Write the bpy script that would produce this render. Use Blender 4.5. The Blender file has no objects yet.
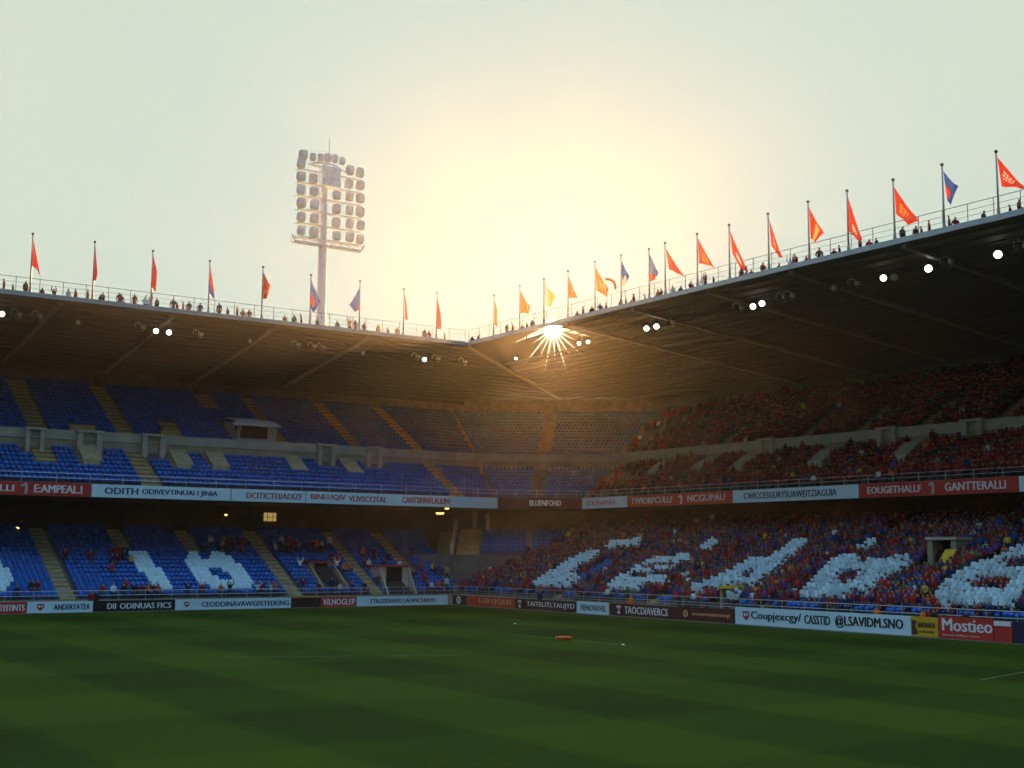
import bpy, bmesh, math, random
import numpy as np
from mathutils import Vector, Matrix, Euler
random.seed(7); RNG = np.random.default_rng(7)
scene = bpy.context.scene
COL = scene.collection
PI = math.pi

# ------------------------------------------------------------------ measured camera (stand axes: X along end stand, Y along side stand)
F_PX, PITCH, ROLL, YAW = 1292.3191, 0.1293, 0.0058, -2.1732
CAM = Vector((70.0136, 112.2893, 5.2998))
_f = Vector((math.cos(YAW)*math.cos(PITCH), math.sin(YAW)*math.cos(PITCH), math.sin(PITCH)))
_r = Vector((math.sin(YAW), -math.cos(YAW), 0)); _u = _r.cross(_f)
CR = _r*math.cos(ROLL)+_u*math.sin(ROLL); CU = -_r*math.sin(ROLL)+_u*math.cos(ROLL); CF = _f
def proj(p):
    d = Vector(p)-CAM; w = d.dot(CF)
    return 512+F_PX*d.dot(CR)/w, 384-F_PX*d.dot(CU)/w, w
def ray(x, y): return (CF*F_PX+CR*(x-512)-CU*(y-384)).normalized()
def at(x, y, axis, val):
    d = ray(x, y); return CAM+d*((val-CAM[axis])/d[axis])
def in_poly(x, y, poly):
    c = False; j = len(poly)-1
    for i in range(len(poly)):
        xi, yi = poly[i]; xj, yj = poly[j]
        if (yi > y) != (yj > y) and x < (xj-xi)*(y-yi)/(yj-yi)+xi: c = not c
        j = i
    return c

# ------------------------------------------------------------------ materials
MATS = {}
def mat(name, col, rough=0.6, metal=0.0, var=0.18, scale=3.0, bump=0.0, spec=0.3, emit=None, estr=0.0):
    m = bpy.data.materials.new(name); m.use_nodes = True
    nt = m.node_tree; b = nt.nodes['Principled BSDF']
    b.inputs['Roughness'].default_value = rough; b.inputs['Metallic'].default_value = metal
    b.inputs['Specular IOR Level'].default_value = spec
    tc = nt.nodes.new('ShaderNodeTexCoord'); no = nt.nodes.new('ShaderNodeTexNoise')
    no.inputs['Scale'].default_value = scale; no.inputs['Detail'].default_value = 5
    oi = nt.nodes.new('ShaderNodeObjectInfo'); va = nt.nodes.new('ShaderNodeVectorMath'); va.operation = 'MULTIPLY_ADD'; va.inputs[0].default_value = (37, 53, 71)
    nt.links.new(oi.outputs['Random'], va.inputs[1]); nt.links.new(tc.outputs['Object'], va.inputs[2]); nt.links.new(va.outputs[0], no.inputs['Vector'])
    r = nt.nodes.new('ShaderNodeValToRGB')
    r.color_ramp.elements[0].position = 0.3; r.color_ramp.elements[1].position = 0.7
    r.color_ramp.elements[0].color = tuple(c*(1-var) for c in col)+(1,)
    r.color_ramp.elements[1].color = tuple(min(1, c*(1+var)) for c in col)+(1,)
    nt.links.new(no.outputs['Fac'], r.inputs['Fac']); nt.links.new(r.outputs['Color'], b.inputs['Base Color'])
    if bump:
        bp = nt.nodes.new('ShaderNodeBump'); bp.inputs['Strength'].default_value = bump
        nt.links.new(no.outputs['Fac'], bp.inputs['Height']); nt.links.new(bp.outputs['Normal'], b.inputs['Normal'])
    if emit:
        b.inputs['Emission Color'].default_value = emit+(1,); b.inputs['Emission Strength'].default_value = estr
    MATS[name] = m; return m
M = {}
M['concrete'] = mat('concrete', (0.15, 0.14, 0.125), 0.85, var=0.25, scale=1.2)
M['tan'] = mat('tan_concrete', (0.40, 0.31, 0.17), 0.85, var=0.22, scale=1.5)
M['ochre'] = mat('ochre_paint', (0.42, 0.28, 0.10), 0.8, var=0.25, scale=1.5)
M['pale'] = mat('pale_render', (0.43, 0.39, 0.31), 0.8, var=0.15, scale=0.8)
M['beige'] = mat('beige_render', (0.33, 0.27, 0.18), 0.85, var=0.18, scale=0.8)
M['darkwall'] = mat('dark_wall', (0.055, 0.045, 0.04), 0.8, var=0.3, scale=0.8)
M['opening'] = mat('opening_shade', (0.02, 0.018, 0.016), 0.9, var=0.3)  # near-black colour stands in for the shade of hollows
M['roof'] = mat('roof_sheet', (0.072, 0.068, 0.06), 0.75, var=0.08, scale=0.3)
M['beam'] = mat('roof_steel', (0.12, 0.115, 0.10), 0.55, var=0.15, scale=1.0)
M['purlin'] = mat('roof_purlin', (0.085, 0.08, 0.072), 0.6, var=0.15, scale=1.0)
M['trim'] = mat('grey_blue_metal', (0.36, 0.42, 0.45), 0.45, 0.3, var=0.12, scale=1.0)
M['steel'] = mat('galvanised_steel', (0.42, 0.43, 0.43), 0.45, 0.5, var=0.12, scale=2.0)
M['darksteel'] = mat('dark_steel', (0.10, 0.10, 0.10), 0.5, 0.3, var=0.15)
M['mast'] = mat('mast_paint', (0.72, 0.75, 0.73), 0.55, 0.0, var=0.1)
M['lens'] = mat('grey_glass', (0.80, 0.86, 0.85), 0.35, 0.0, var=0.2, scale=1.5, spec=0.5)
M['lamp_on'] = mat('lit_lamp', (0.8, 0.8, 0.75), 0.3, emit=(1.0, 0.90, 0.74), estr=3.0)
M['lamp_off'] = mat('unlit_lamp_glass', (0.55, 0.55, 0.50), 0.15, 0.2, var=0.2, spec=0.5)
M['window_lit'] = mat('lit_window', (0.5, 0.4, 0.2), 0.4, emit=(1.0, 0.72, 0.22), estr=0.12)
M['lamp_amber'] = mat('amber_lamp', (0.6, 0.35, 0.1), 0.4, emit=(1.0, 0.55, 0.12), estr=1.2)
M['seat_blue'] = mat('blue_plastic', (0.004, 0.10, 0.42), 0.42, var=0.5, scale=1.7, spec=0.4)
M['seat_white'] = mat('white_plastic', (0.60, 0.80, 0.86), 0.45, var=0.14, scale=1.5)
M['card'] = mat('white_card', (0.60, 0.80, 0.86), 0.6, var=0.16, scale=1.5)
M['ad_white'] = mat('white_board', (0.58, 0.76, 0.82), 0.5, var=0.05, scale=0.6)
M['ad_red'] = mat('red_board', (0.50, 0.035, 0.025), 0.5, var=0.1, scale=0.6)
M['ad_orange'] = mat('orange_red_board', (0.60, 0.07, 0.02), 0.5, var=0.1, scale=0.6)
M['ad_black'] = mat('black_board', (0.015, 0.014, 0.016), 0.5, var=0.2)
M['ad_brown'] = mat('maroon_board', (0.085, 0.025, 0.018), 0.5, var=0.15, scale=0.6)
M['ad_yellow'] = mat('yellow_board', (0.62, 0.36, 0.02), 0.5, var=0.1)
M['ad_navy'] = mat('navy_board', (0.015, 0.02, 0.06), 0.5, var=0.15)
M['ink_navy'] = mat('navy_lettering', (0.015, 0.03, 0.09), 0.5, var=0.1)
M['ink_black'] = mat('black_lettering', (0.012, 0.014, 0.02), 0.5, var=0.1)
M['ink_white'] = mat('white_lettering', (0.75, 0.76, 0.76), 0.5, var=0.05)
M['ink_red'] = mat('red_lettering', (0.40, 0.03, 0.03), 0.5, var=0.1)
M['ink_orange'] = mat('orange_lettering', (0.8, 0.42, 0.2), 0.5, var=0.08)
M['ink_grey'] = mat('grey_emblem', (0.38, 0.40, 0.40), 0.5, var=0.1)
M['pole'] = mat('pole_paint', (0.30, 0.28, 0.26), 0.45, 0.2, var=0.1)
M['orange'] = mat('orange_fabric', (0.65, 0.13, 0.02), 0.7, var=0.15)
M['yellow'] = mat('yellow_paint', (0.65, 0.42, 0.03), 0.6, var=0.12)
M['white'] = mat('white_paint', (0.75, 0.76, 0.74), 0.6, var=0.08)
M['redroof'] = mat('red_brown_sheet', (0.28, 0.06, 0.035), 0.6, var=0.2)

def cloth(name, col):
    m = bpy.data.materials.new(name); m.use_nodes = True; nt = m.node_tree; nt.nodes.clear()
    out = nt.nodes.new('ShaderNodeOutputMaterial'); mx = nt.nodes.new('ShaderNodeMixShader')
    d = nt.nodes.new('ShaderNodeBsdfDiffuse'); t = nt.nodes.new('ShaderNodeBsdfTranslucent')
    tc = nt.nodes.new('ShaderNodeTexCoord'); no = nt.nodes.new('ShaderNodeTexNoise'); no.inputs['Scale'].default_value = 2.2
    r = nt.nodes.new('ShaderNodeValToRGB')
    r.color_ramp.elements[0].color = tuple(c*0.75 for c in col)+(1,); r.color_ramp.elements[1].color = tuple(min(1, c*1.2) for c in col)+(1,)
    nt.links.new(tc.outputs['Object'], no.inputs['Vector']); nt.links.new(no.outputs['Fac'], r.inputs['Fac'])
    nt.links.new(r.outputs['Color'], d.inputs['Color']); nt.links.new(r.outputs['Color'], t.inputs['Color'])
    mx.inputs[0].default_value = 0.4
    nt.links.new(d.outputs[0], mx.inputs[1]); nt.links.new(t.outputs[0], mx.inputs[2]); nt.links.new(mx.outputs[0], out.inputs['Surface'])
    return m
C = dict(red=cloth('red_flag_cloth', (0.62, 0.045, 0.025)), deep=cloth('deep_red_flag_cloth', (0.45, 0.02, 0.02)), orange=cloth('orange_flag_cloth', (0.75, 0.16, 0.03)),
         blue=cloth('blue_flag_cloth', (0.03, 0.11, 0.42)), pale=cloth('pale_flag_cloth', (0.7, 0.68, 0.62)), yellow=cloth('yellow_flag_cloth', (0.75, 0.5, 0.12)),
         skyblue=cloth('sky_blue_flag_cloth', (0.3, 0.45, 0.62)))

def attr_mat(name, attr, obj_color=False, rough=0.75):
    m = bpy.data.materials.new(name); m.use_nodes = True; nt = m.node_tree; b = nt.nodes['Principled BSDF']
    b.inputs['Roughness'].default_value = rough; b.inputs['Specular IOR Level'].default_value = 0.2
    if obj_color:
        a = nt.nodes.new('ShaderNodeObjectInfo'); nt.links.new(a.outputs['Color'], b.inputs['Base Color'])
    else:
        a = nt.nodes.new('ShaderNodeAttribute'); a.attribute_name = attr; nt.links.new(a.outputs['Color'], b.inputs['Base Color'])
    return m
M['crowd'] = attr_mat('crowd_clothing', 'cloth_colour')
M['shirt'] = attr_mat('shirt_cloth', '', True)
M['skin'] = mat('skin', (0.42, 0.24, 0.16), 0.6, var=0.1)
M['hair'] = mat('hair', (0.035, 0.022, 0.015), 0.7, var=0.2)
M['trousers'] = mat('trouser_cloth', (0.03, 0.035, 0.06), 0.8, var=0.2)

# ------------------------------------------------------------------ mesh helpers
class MB:
    def __init__(s): s.v, s.f, s.m = [], [], []
    def face(s, pts, mi=0):
        b = len(s.v); s.v += [tuple(p) for p in pts]; s.f.append(tuple(range(b, b+len(pts)))); s.m.append(mi)
    def box(s, c, size, rz=0.0, mi=0, rx=0.0, top=1.0):
        """box centred at c; top scales the upper face"""
        hx, hy, hz = size[0]/2, size[1]/2, size[2]/2
        R = Euler((rx, 0, rz)).to_matrix(); c = Vector(c); b = len(s.v)
        for z, k in ((-hz, 1), (hz, top)):
            for x, y in ((-hx, -hy), (hx, -hy), (hx, hy), (-hx, hy)):
                s.v.append(tuple(c+R@Vector((x*k, y*k, z))))
        for q in ((3, 2, 1, 0), (4, 5, 6, 7), (0, 1, 5, 4), (1, 2, 6, 5), (2, 3, 7, 6), (3, 0, 4, 7)):
            s.f.append(tuple(b+i for i in q)); s.m.append(mi)
    def bar(s, a, b_, w, h=None, mi=0):
        """rectangular bar from a to b"""
        h = h or w; a, b_ = Vector(a), Vector(b_); d = (b_-a).normalized()
        up = Vector((0, 0, 1)) if abs(d.z) < 0.95 else Vector((1, 0, 0))
        sx = d.cross(up).normalized(); sz = sx.cross(d); k = len(s.v)
        for p in (a, b_):
            for i, j in ((-1, -1), (1, -1), (1, 1), (-1, 1)): s.v.append(tuple(p+sx*(i*w/2)+sz*(j*h/2)))
        for q in ((0, 1, 2, 3), (7, 6, 5, 4), (0, 4, 5, 1), (1, 5, 6, 2), (2, 6, 7, 3), (3, 7, 4, 0)):
            s.f.append(tuple(k+i for i in q)); s.m.append(mi)
    def tube(s, pts, rad, n=8, mi=0):
        pts = [Vector(p) for p in pts]; rs = rad if isinstance(rad, (list, tuple)) else [rad]*len(pts); k = len(s.v)
        for i, p in enumerate(pts):
            d = (pts[min(i+1, len(pts)-1)]-pts[max(i-1, 0)]).normalized()
            up = Vector((0, 0, 1)) if abs(d.z) < 0.9 else Vector((1, 0, 0))
            a = d.cross(up).normalized(); b = a.cross(d)
            for j in range(n):
                t = 2*PI*j/n; s.v.append(tuple(p+(a*math.cos(t)+b*math.sin(t))*rs[i]))
        for i in range(len(pts)-1):
            for j in range(n):
                s.f.append((k+i*n+j, k+i*n+(j+1) % n, k+(i+1)*n+(j+1) % n, k+(i+1)*n+j)); s.m.append(mi)
        s.f.append(tuple(k+j for j in range(n))[::-1]); s.m.append(mi)
        e = k+(len(pts)-1)*n; s.f.append(tuple(e+j for j in range(n))); s.m.append(mi)
    def prism(s, poly, vec, mi=0):
        """extrude a 3D polygon by vec"""
        n = len(poly); k = len(s.v); vec = Vector(vec)
        s.v += [tuple(p) for p in poly]+[tuple(Vector(p)+vec) for p in poly]
        s.f.append(tuple(range(k, k+n))[::-1]); s.m.append(mi); s.f.append(tuple(range(k+n, k+2*n))); s.m.append(mi)
        for i in range(n):
            j = (i+1) % n; s.f.append((k+i, k+j, k+n+j, k+n+i)); s.m.append(mi)
    def mesh(s, name, mats):
        me = bpy.data.meshes.new(name); me.from_pydata(s.v, [], s.f)
        for m in (mats if isinstance(mats, (list, tuple)) else [mats]): me.materials.append(m)
        me.polygons.foreach_set('material_index', s.m)
        bm = bmesh.new(); bm.from_mesh(me); bmesh.ops.recalc_face_normals(bm, faces=bm.faces); bm.to_mesh(me); bm.free()
        me.update(); return me
    def build(s, name, mats, parent=None, smooth=False):
        me = s.mesh(name, mats)
        if smooth: me.polygons.foreach_set('use_smooth', [True]*len(me.polygons))
        return link(name, me, parent)
def link(name, data, parent=None):
    o = bpy.data.objects.new(name, data); COL.objects.link(o)
    if parent is not None:
        o.parent = parent; o.matrix_parent_inverse = Matrix.Translation(parent.location).inverted() if parent.rotation_euler.z == 0 else parent.matrix_basis.inverted()
    return o
def tag(o, label, cat=None, group=None, kind=None):
    o['label'] = label
    if cat: o['category'] = cat
    if group: o['group'] = group
    if kind: o['kind'] = kind
    return o
def thing(name, label, cat, loc=(0, 0, 0), group=None):
    o = bpy.data.objects.new(name, None); o.location = loc; o.empty_display_size = 0.3; COL.objects.link(o)
    return tag(o, label, cat, group)

TEXTS = {}
def lettering(txt, org, rt, up, w, h, material, parent, name='lettering', bold=0.0, lift=0.012, slant=0.0):
    """flat raised writing: lower left corner org, along rt, w x h"""
    if txt not in TEXTS:
        cu = bpy.data.curves.new('t', 'FONT'); cu.body = txt; cu.size = 1; cu.extrude = 0.0; cu.offset = bold; cu.resolution_u = 2; cu.shear = slant
        o = bpy.data.objects.new('t', cu); COL.objects.link(o)
        dg = bpy.context.evaluated_depsgraph_get(); me = bpy.data.meshes.new_from_object(o.evaluated_get(dg))
        co = np.array([v.co[:] for v in me.vertices]); fs = [tuple(p.vertices) for p in me.polygons]
        bpy.data.objects.remove(o); bpy.data.curves.remove(cu); bpy.data.meshes.remove(me); TEXTS[txt] = (co, fs)
    co, fs = TEXTS[txt]
    lo, hi = co.min(0), co.max(0)
    rt, up, org = Vector(rt), Vector(up), Vector(org); n = rt.cross(up)
    me = bpy.data.meshes.new(name)
    vs = []; ff = []; sh = h*.045
    for q in (-1, 0, 1):
        ff += [tuple(i+len(vs) for i in f) for f in fs]
        vs += [tuple(org+rt*((c[0]-lo[0])/(hi[0]-lo[0])*w+q*sh)+up*((c[1]-lo[1])/(hi[1]-lo[1])*h)+n*(lift+.003*q)) for c in co]
    me.from_pydata(vs, [], ff); me.materials.append(material); me.update()
    return link(name, me, parent)
def plate(shape, org, rt, up, k, material, parent, name='emblem', lift=0.012):
    """flat emblem from 2D polygons (unit square) scaled by k"""
    rt, up, org = Vector(rt), Vector(up), Vector(org); n = rt.cross(up); mb = MB()
    for i, (poly, mi) in enumerate(shape):
        mb.face([org+rt*(x*k)+up*(y*k)+n*(lift+0.006*i) for x, y in poly], mi)
    return mb.build(name, material, parent)
def disc(cx, cy, r, n=18): return [(cx+r*math.cos(2*PI*i/n), cy+r*math.sin(2*PI*i/n)) for i in range(n)]
CREST = [([(0.05, 0.95), (0.95, 0.95), (0.95, 0.45), (0.5, 0.02), (0.05, 0.45)], 0), (disc(0.35, 0.62, 0.16), 1), ([(0.55, 0.8), (0.85, 0.8), (0.7, 0.4)], 1)]
ROUND = [(disc(0.5, 0.5, 0.5), 0), ([(0.25, 0.7), (0.75, 0.75), (0.75, 0.6), (0.45, 0.57), (0.75, 0.45), (0.7, 0.25), (0.25, 0.22), (0.25, 0.36), (0.55, 0.38), (0.25, 0.52)], 1)]
FIGURE = [([(0.35, 0.0), (0.62, 0.0), (0.66, 0.55), (0.62, 0.92), (0.48, 1.0), (0.1, 0.82), (0.02, 0.66), (0.4, 0.72), (0.42, 0.4)], 0)]
SHIELD = [([(0.0, 1.0), (0.8, 1.0), (0.8, 0.72), (0.58, 0.66), (0.6, 0.2), (0.75, 0.0), (0.08, 0.0), (0.22, 0.2), (0.22, 0.66), (0.0, 0.72)], 0), ([(0.3, 0.85), (0.5, 0.85), (0.5, 0.3), (0.3, 0.3)], 1)]

# ------------------------------------------------------------------ stand geometry constants
Z_EDGE, RL, RR, RBL = 27.64, 5.14, 4.78, 27.5
SLOPE_L = 3.14/22.36; RBR = 38.57; SLOPE_R = 3.14/(RBR-RR)
def roof_under_l(s): return Z_EDGE-SLOPE_L*(s-RL)
def roof_under_r(s): return Z_EDGE-SLOPE_R*(s-RR)
FL_, FR_ = 5.85, 16.92                    # balcony front setbacks
XMAX, YMAX = 74.0, 88.0
def path(t, a=0.0):
    """plan polyline of the upper tier at depth t behind the balcony front: end stand, chamfer, side stand"""
    return [(XMAX, -(FL_+t)), (-9.3-.327*t, -(FL_+t)), (-(FR_+t), -.28-.507*t), (-(FR_+t), YMAX)]
NCH = Vector((0.591, 0.807, 0))           # chamfer faces the pitch
ROW_LL = [(2.6+.72*i, 1.0+.375*i) for i in range(17)]           # end stand lower rows (s, z)
ROW_RL = [(2.6+.74*i, 1.0+.267*i) for i in range(26)]           # side stand lower rows
ROW_U1 = [(1.0+.8*j, 11.2+.45*j) for j in range(8)]            # upper tier front bank (t, z)
ROW_U2 = [(9.0+.82*k, 16.3+.46*k) for k in range(14)]          # upper tier rear bank
def right_end(s): return -3.3-.43*(s-2.6)                      # oblique end of the side stand's lower rows

def sweep(mb, profile, fn, mi=0):
    """profile [(depth, z)], fn(depth) -> list of plan points"""
    for (t0, z0), (t1, z1) in zip(profile, profile[1:]):
        a, b = fn(t0), fn(t1)
        for i in range(len(a)-1):
            mb.face([(*a[i], z0), (*a[i+1], z0), (*b[i+1], z1), (*b[i], z1)], mi)
def steps(rows, d, last=0.0):
    p = [(rows[0][0], rows[0][1]-.45)]
    for i, (s, z) in enumerate(rows):
        p += [(s, z), (s+d, z)]
    return p
SEG = {'end': (0, 2), 'corner': (1, 3), 'side': (2, 4)}
def seg(which): a, b = SEG[which]; return lambda t: path(t)[a:b]
def lower_l(s): return [(XMAX, -s), (-2.4-.18*(s-2.6), -s)]
def lower_r(s): return [(-s, right_end(s)), (-s, YMAX)]

stands = {
 'end': thing('end_stand', 'two-tier left stand of mostly empty blue seats behind the goal line', 'grandstand', (20, -12, 0), 'stadium stands'),
 'corner': thing('corner_stand', 'angled corner block joining the two stands, with stairs and blue seats', 'grandstand', (-12, -8, 0), 'stadium stands'),
 'side': thing('side_stand', 'two-tier right stand packed with a red and blue crowd', 'grandstand', (-18, 40, 0), 'stadium stands')}
for k, par in stands.items():
    fn = seg(k)
    mb = MB(); sweep(mb, steps(ROW_U1, .8)+[(7.4, 14.8)], fn); mb.build('upper_front_terrace', M['concrete'], par)
    mb = MB(); sweep(mb, [(7.4, 14.8), (7.4, 15.72)], fn); sweep(mb, [(7.32, 15.72), (7.32, 16.62), (7.6, 16.62), (7.6, 15.55), (9.0, 15.55)], fn, 1)
    sweep(mb, [(7.4, 15.72), (7.32, 15.72)], fn, 1); mb.build('walkway_wall', [M['beige'], M['pale']], par)
    mb = MB(); sweep(mb, [(9.0, 15.55)]+steps(ROW_U2, .82)[1:]+[(21.62, 22.3), (21.62, 24.6)], fn); mb.build('upper_rear_terrace', M['concrete'], par)
    mb = MB(); sweep(mb, [(.35, 10.75), (1.0, 10.75)], fn); sweep(mb, [(0, 10.0), (0, 11.22), (.35, 11.22), (.35, 10.75)], fn); mb.build('balcony_front', M['beige'], par)
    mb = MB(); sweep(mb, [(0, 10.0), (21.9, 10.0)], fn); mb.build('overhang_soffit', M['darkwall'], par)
    mb = MB(); sweep(mb, [(21.9, 0.0), (21.9, 24.6)], fn); mb.build('rear_wall', M['concrete'], par)
# lower tiers
def lower(par, rows, d, fn, back, zb):
    mb = MB(); s0, z0 = rows[0]
    sweep(mb, [(2.0, 0.0), (2.0, 0.95), (s0, 0.95)], fn, 1)
    sweep(mb, steps(rows, d), fn); mb.build('lower_terrace', [M['concrete'], M['beige']], par)
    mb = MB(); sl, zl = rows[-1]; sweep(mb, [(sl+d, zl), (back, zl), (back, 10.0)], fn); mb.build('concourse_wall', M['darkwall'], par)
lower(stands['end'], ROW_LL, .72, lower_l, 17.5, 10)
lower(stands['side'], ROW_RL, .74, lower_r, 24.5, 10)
# end wall of the side stand's oblique end
mb = MB()
for (s, z) in ROW_RL:
    mb.face([(-s, right_end(s), 0), (-s, right_end(s), z+.55), (-s-.74, right_end(s+.74), z+.55), (-s-.74, right_end(s+.74), 0)])
mb.build('end_parapet', M['tan'], stands['side'])
# corner block: raised front wall, six rows, stairs with pale flank walls
CB0 = Vector((-5.2, -6.2, 0)); TCH = Vector((-0.807, 0.591, 0))           # TCH runs along the chamfer towards the side stand
def cpt(a, t, z): p = CB0+TCH*a-NCH*t; return (p.x, p.y, z)
mb = MB()
mb.face([cpt(-6.5, 0, 0), cpt(16, 0, 0), cpt(16, 0, 5.0), cpt(-6.5, 0, 5.0)])
mb.face([cpt(-6.5, 0, 5.0), cpt(16, 0, 5.0), cpt(16, 1.2, 5.0), cpt(-6.5, 1.2, 5.0)])
mb.build('corner_front_wall', M['concrete'], stands['corner'])
mb = MB(); ROW_CB = [(1.2+.82*i, 5.0+.42*i) for i in range(7)]
for s, z in ROW_CB:
    mb.face([cpt(-3, s, z-.42), cpt(18, s, z-.42), cpt(18, s, z), cpt(-3, s, z)]); mb.face([cpt(-3, s, z), cpt(18, s, z), cpt(18, s+.82, z), cpt(-3, s+.82, z)])
mb.build('corner_terrace', M['concrete'], stands['corner'])
mb = MB()
for s, z in ROW_CB:
    for h in (0, 1): p = CB0+TCH*0.4-NCH*(s+.2+.41*h); mb.box((p.x, p.y, z+.05+.2*h), (2.4, .41, .22), math.atan2(TCH.y, TCH.x))
mb.build('stairs', M['ochre'], stands['corner'])
mb = MB()
for a in (-1.1,):
    mb.prism([cpt(a, .6, 5.0), cpt(a, 7.2, 7.9), cpt(a, 7.2, 9.0), cpt(a, .6, 5.9)], TCH*-.35)
mb.build('flank_wall', M['pale'], stands['corner'])
mb = MB(); mb.face([cpt(-9, 9.5, 4), cpt(22, 9.5, 4), cpt(22, 9.5, 10), cpt(-9, 9.5, 10)]); mb.face([cpt(-9, 7, 7.5), cpt(22, 7, 7.5), cpt(22, 9.5, 7.5), cpt(-9, 9.5, 7.5)])
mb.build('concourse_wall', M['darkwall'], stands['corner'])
mb = MB(); p = cpt(.7, 8.9, 8.6); mb.box(p, (.5, .4, 2.6), .6); q = cpt(2.2, 8.9, 8.5); mb.box(q, (.3, .3, 2.4), .6); mb.build('column', M['pale'], stands['corner'])
# wedge fill between end stand and corner block
mb = MB(); mb.face([(-2.4, -2.0, 0), (-4.9, -14.6, 0), (-4.9, -14.6, 7.3), (-2.4, -2.6, 1.4), (-2.4, -2.0, 1.4)]); mb.build('end_parapet', M['tan'], stands['end'])

# stairways (aisles)
AISLE_LL = [(37.4, 0, 17), (30.1, 11, 17), (23.3, 10, 17), (15.9, 0, 17), (7.0, 0, 17), (1.0, 5, 17)]
AISLE_U2L = [(37.3, 0, 14), (28.9, 0, 14), (23.6, 0, 5), (17.2, 9, 14), (12.0, 0, 14), (3.0, 0, 14), (-5.0, 0, 14)]
AISLE_U1L = [(28.9, 0, 8), (-5.0, 0, 8), (12.0, 5, 8), (20.6, 4, 8), (33.6, 4, 8), (37.6, 4, 8), (24.6, 4, 8), (5.5, 5, 8)]
AISLE_LR = [(14.0, 0, 26), (27.5, 0, 26), (40.5, 0, 26), (54.0, 2, 26)]
AISLE_U2R = [(12.0, 0, 6), (23.5, 0, 7), (30.4, 0, 7), (37.9, 0, 7), (46.0, 0, 8), (56, 0, 8)]
AISLE_U1R = [(13.0, 4, 8), (29.6, 3, 8), (19.0, 3, 8), (39.0, 3, 8), (6, 4, 8)]
def stairs(par, rows, d, c, i0, i1, off, side, w, m):
    mb = MB()
    for s, z in rows[i0:i1]:
        s += off
        for h in (0, 1):
            y = -(s+d*(.25+.5*h)); cz = z+.03+.1*h
            if side: mb.box((y, c, cz), (d*.5, w, .1+.2*h))
            else: mb.box((c, y, cz), (w, d*.5, .1+.2*h))
    return mb.build('stairs', m, par)
for c, a, b in AISLE_LL: stairs(stands['end'], ROW_LL, .72, c, a, b, 0, 0, 1.35, M['tan'])
for c, a, b in AISLE_U2L: stairs(stands['end'], ROW_U2, .82, c, a, b, FL_, 0, 1.7, M['ochre'])
for c, a, b in AISLE_U1L: stairs(stands['end'], ROW_U1, .8, c, a, b, FL_, 0, 1.9, M['ochre'])
for c, a, b in AISLE_LR: stairs(stands['side'], ROW_RL, .74, c, a, b, 0, 1, .8, M['tan'])
for c, a, b in AISLE_U2R: stairs(stands['side'], ROW_U2, .82, c, a, b, FR_, 1, 1.9, M['ochre'])
def blocked(u, i, aisles, w=.95):
    return any(abs(u-c) < w and a <= i < b for c, a, b in aisles)

# doorway huts, ramps and windows of the stands (parts)
def hut(par, p, side, w, d, h, dw, body, name='doorway_hut', slope=0.0, cap=None):
    """small concrete hut with a near-black panel as shaded opening facing the pitch; p = front bottom centre"""
    rz = -PI/2 if side else 0; R = Matrix.Rotation(rz, 3, 'Z'); P = Vector(p); mb = MB()
    def T(x, y, z): return tuple(P+R@Vector((x, y, z)))
    for x0, x1 in ((-w/2, -dw/2), (dw/2, w/2)):
        mb.prism([T(x0, 0, 0), T(x1, 0, 0), T(x1, 0, h), T(x0, 0, h)], R@Vector((0, -d, 0)))
    mb.prism([T(-w/2-.1, .12, h), T(w/2+.1, .12, h), T(w/2+.1, .12, h+.22), T(-w/2-.1, .12, h+.22)], R@Vector((0, -d-.2, 0)), 1)
    o = mb.build(name, [body, cap or body], par)
    mb = MB(); mb.box(T(0, -d*.75, h/2), (dw, .1, h), rz); mb.build('opening', M['opening'], o)  # solid near-black panel paints the shade inside the doorway
    if slope:
        k = .52*slope; mb = MB(); mb.prism([T(-dw/2-.05, slope-.3, .28), T(dw/2+.05, slope-.3, .28), T(dw/2+.05, -.15, k+.25), T(-dw/2-.05, -.15, k+.25)], (0, 0, .05)); mb.box(T(0, -.2, (h+k)/2), (dw, .08, h-k), rz); mb.build('passage_shade', M['opening'], o)  # near-black sheet over the steps paints the shade of a sunken way in
        for sx in (-1, 1):
            mb = MB(); mb.prism([T(sx*(w/2+.12), 0, 0), T(sx*(w/2+.12), slope, 0), T(sx*(w/2+.12), 0, h)], R@Vector((-.14*sx, 0, 0))); mb.build('side_wall', body, o)
    return o
E_, S_ = stands['end'], stands['side']
def zl_(s): return 1.0+.375*int((s-2.6)/.72)
hut(E_, (10.9, -7.6, zl_(4.2)), 0, 2.6, 2.4, 2.3, 1.5, M['beige'], slope=3.4, cap=M['redroof'])
hut(E_, (4.1, -4.6, zl_(3)), 0, 3.2, 2.6, 2.7, 1.9, M['pale'], slope=1.8, cap=M['redroof'])
for x, w_ in ((38.3, 1.7), (33.2, 2.4), (26.9, 2.3), (8.0, 2.0), (2.2, 1.8)):
    hut(E_, (x, -FL_-6.9, 14.3), 0, w_, .9, 2.15, w_*.55, M['pale'])
for y in (20.5, 35.5, 44.5): hut(S_, (-FR_-6.9, y, 14.3), 1, 2.0, .9, 2.2, 1.0, M['pale'])
hut(S_, (-3.3, 36.0, 1.0), 1, 1.4, 1.6, 1.5, .9, M['beige'], cap=M['yellow'])
hut(S_, (-12.6, 49.6, 4.4), 1, 2.6, 1.8, 2.0, 1.7, M['beige'], cap=M['pale'])
mb = MB(); mb.prism([(-11.9, 50.0, 4.3), (-10.9, 50.0, 3.9), (-12.5, 50.0, 5.7)], (0, 1.0, 0)); mb.build('handrail_panel', M['yellow'], S_)
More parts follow.
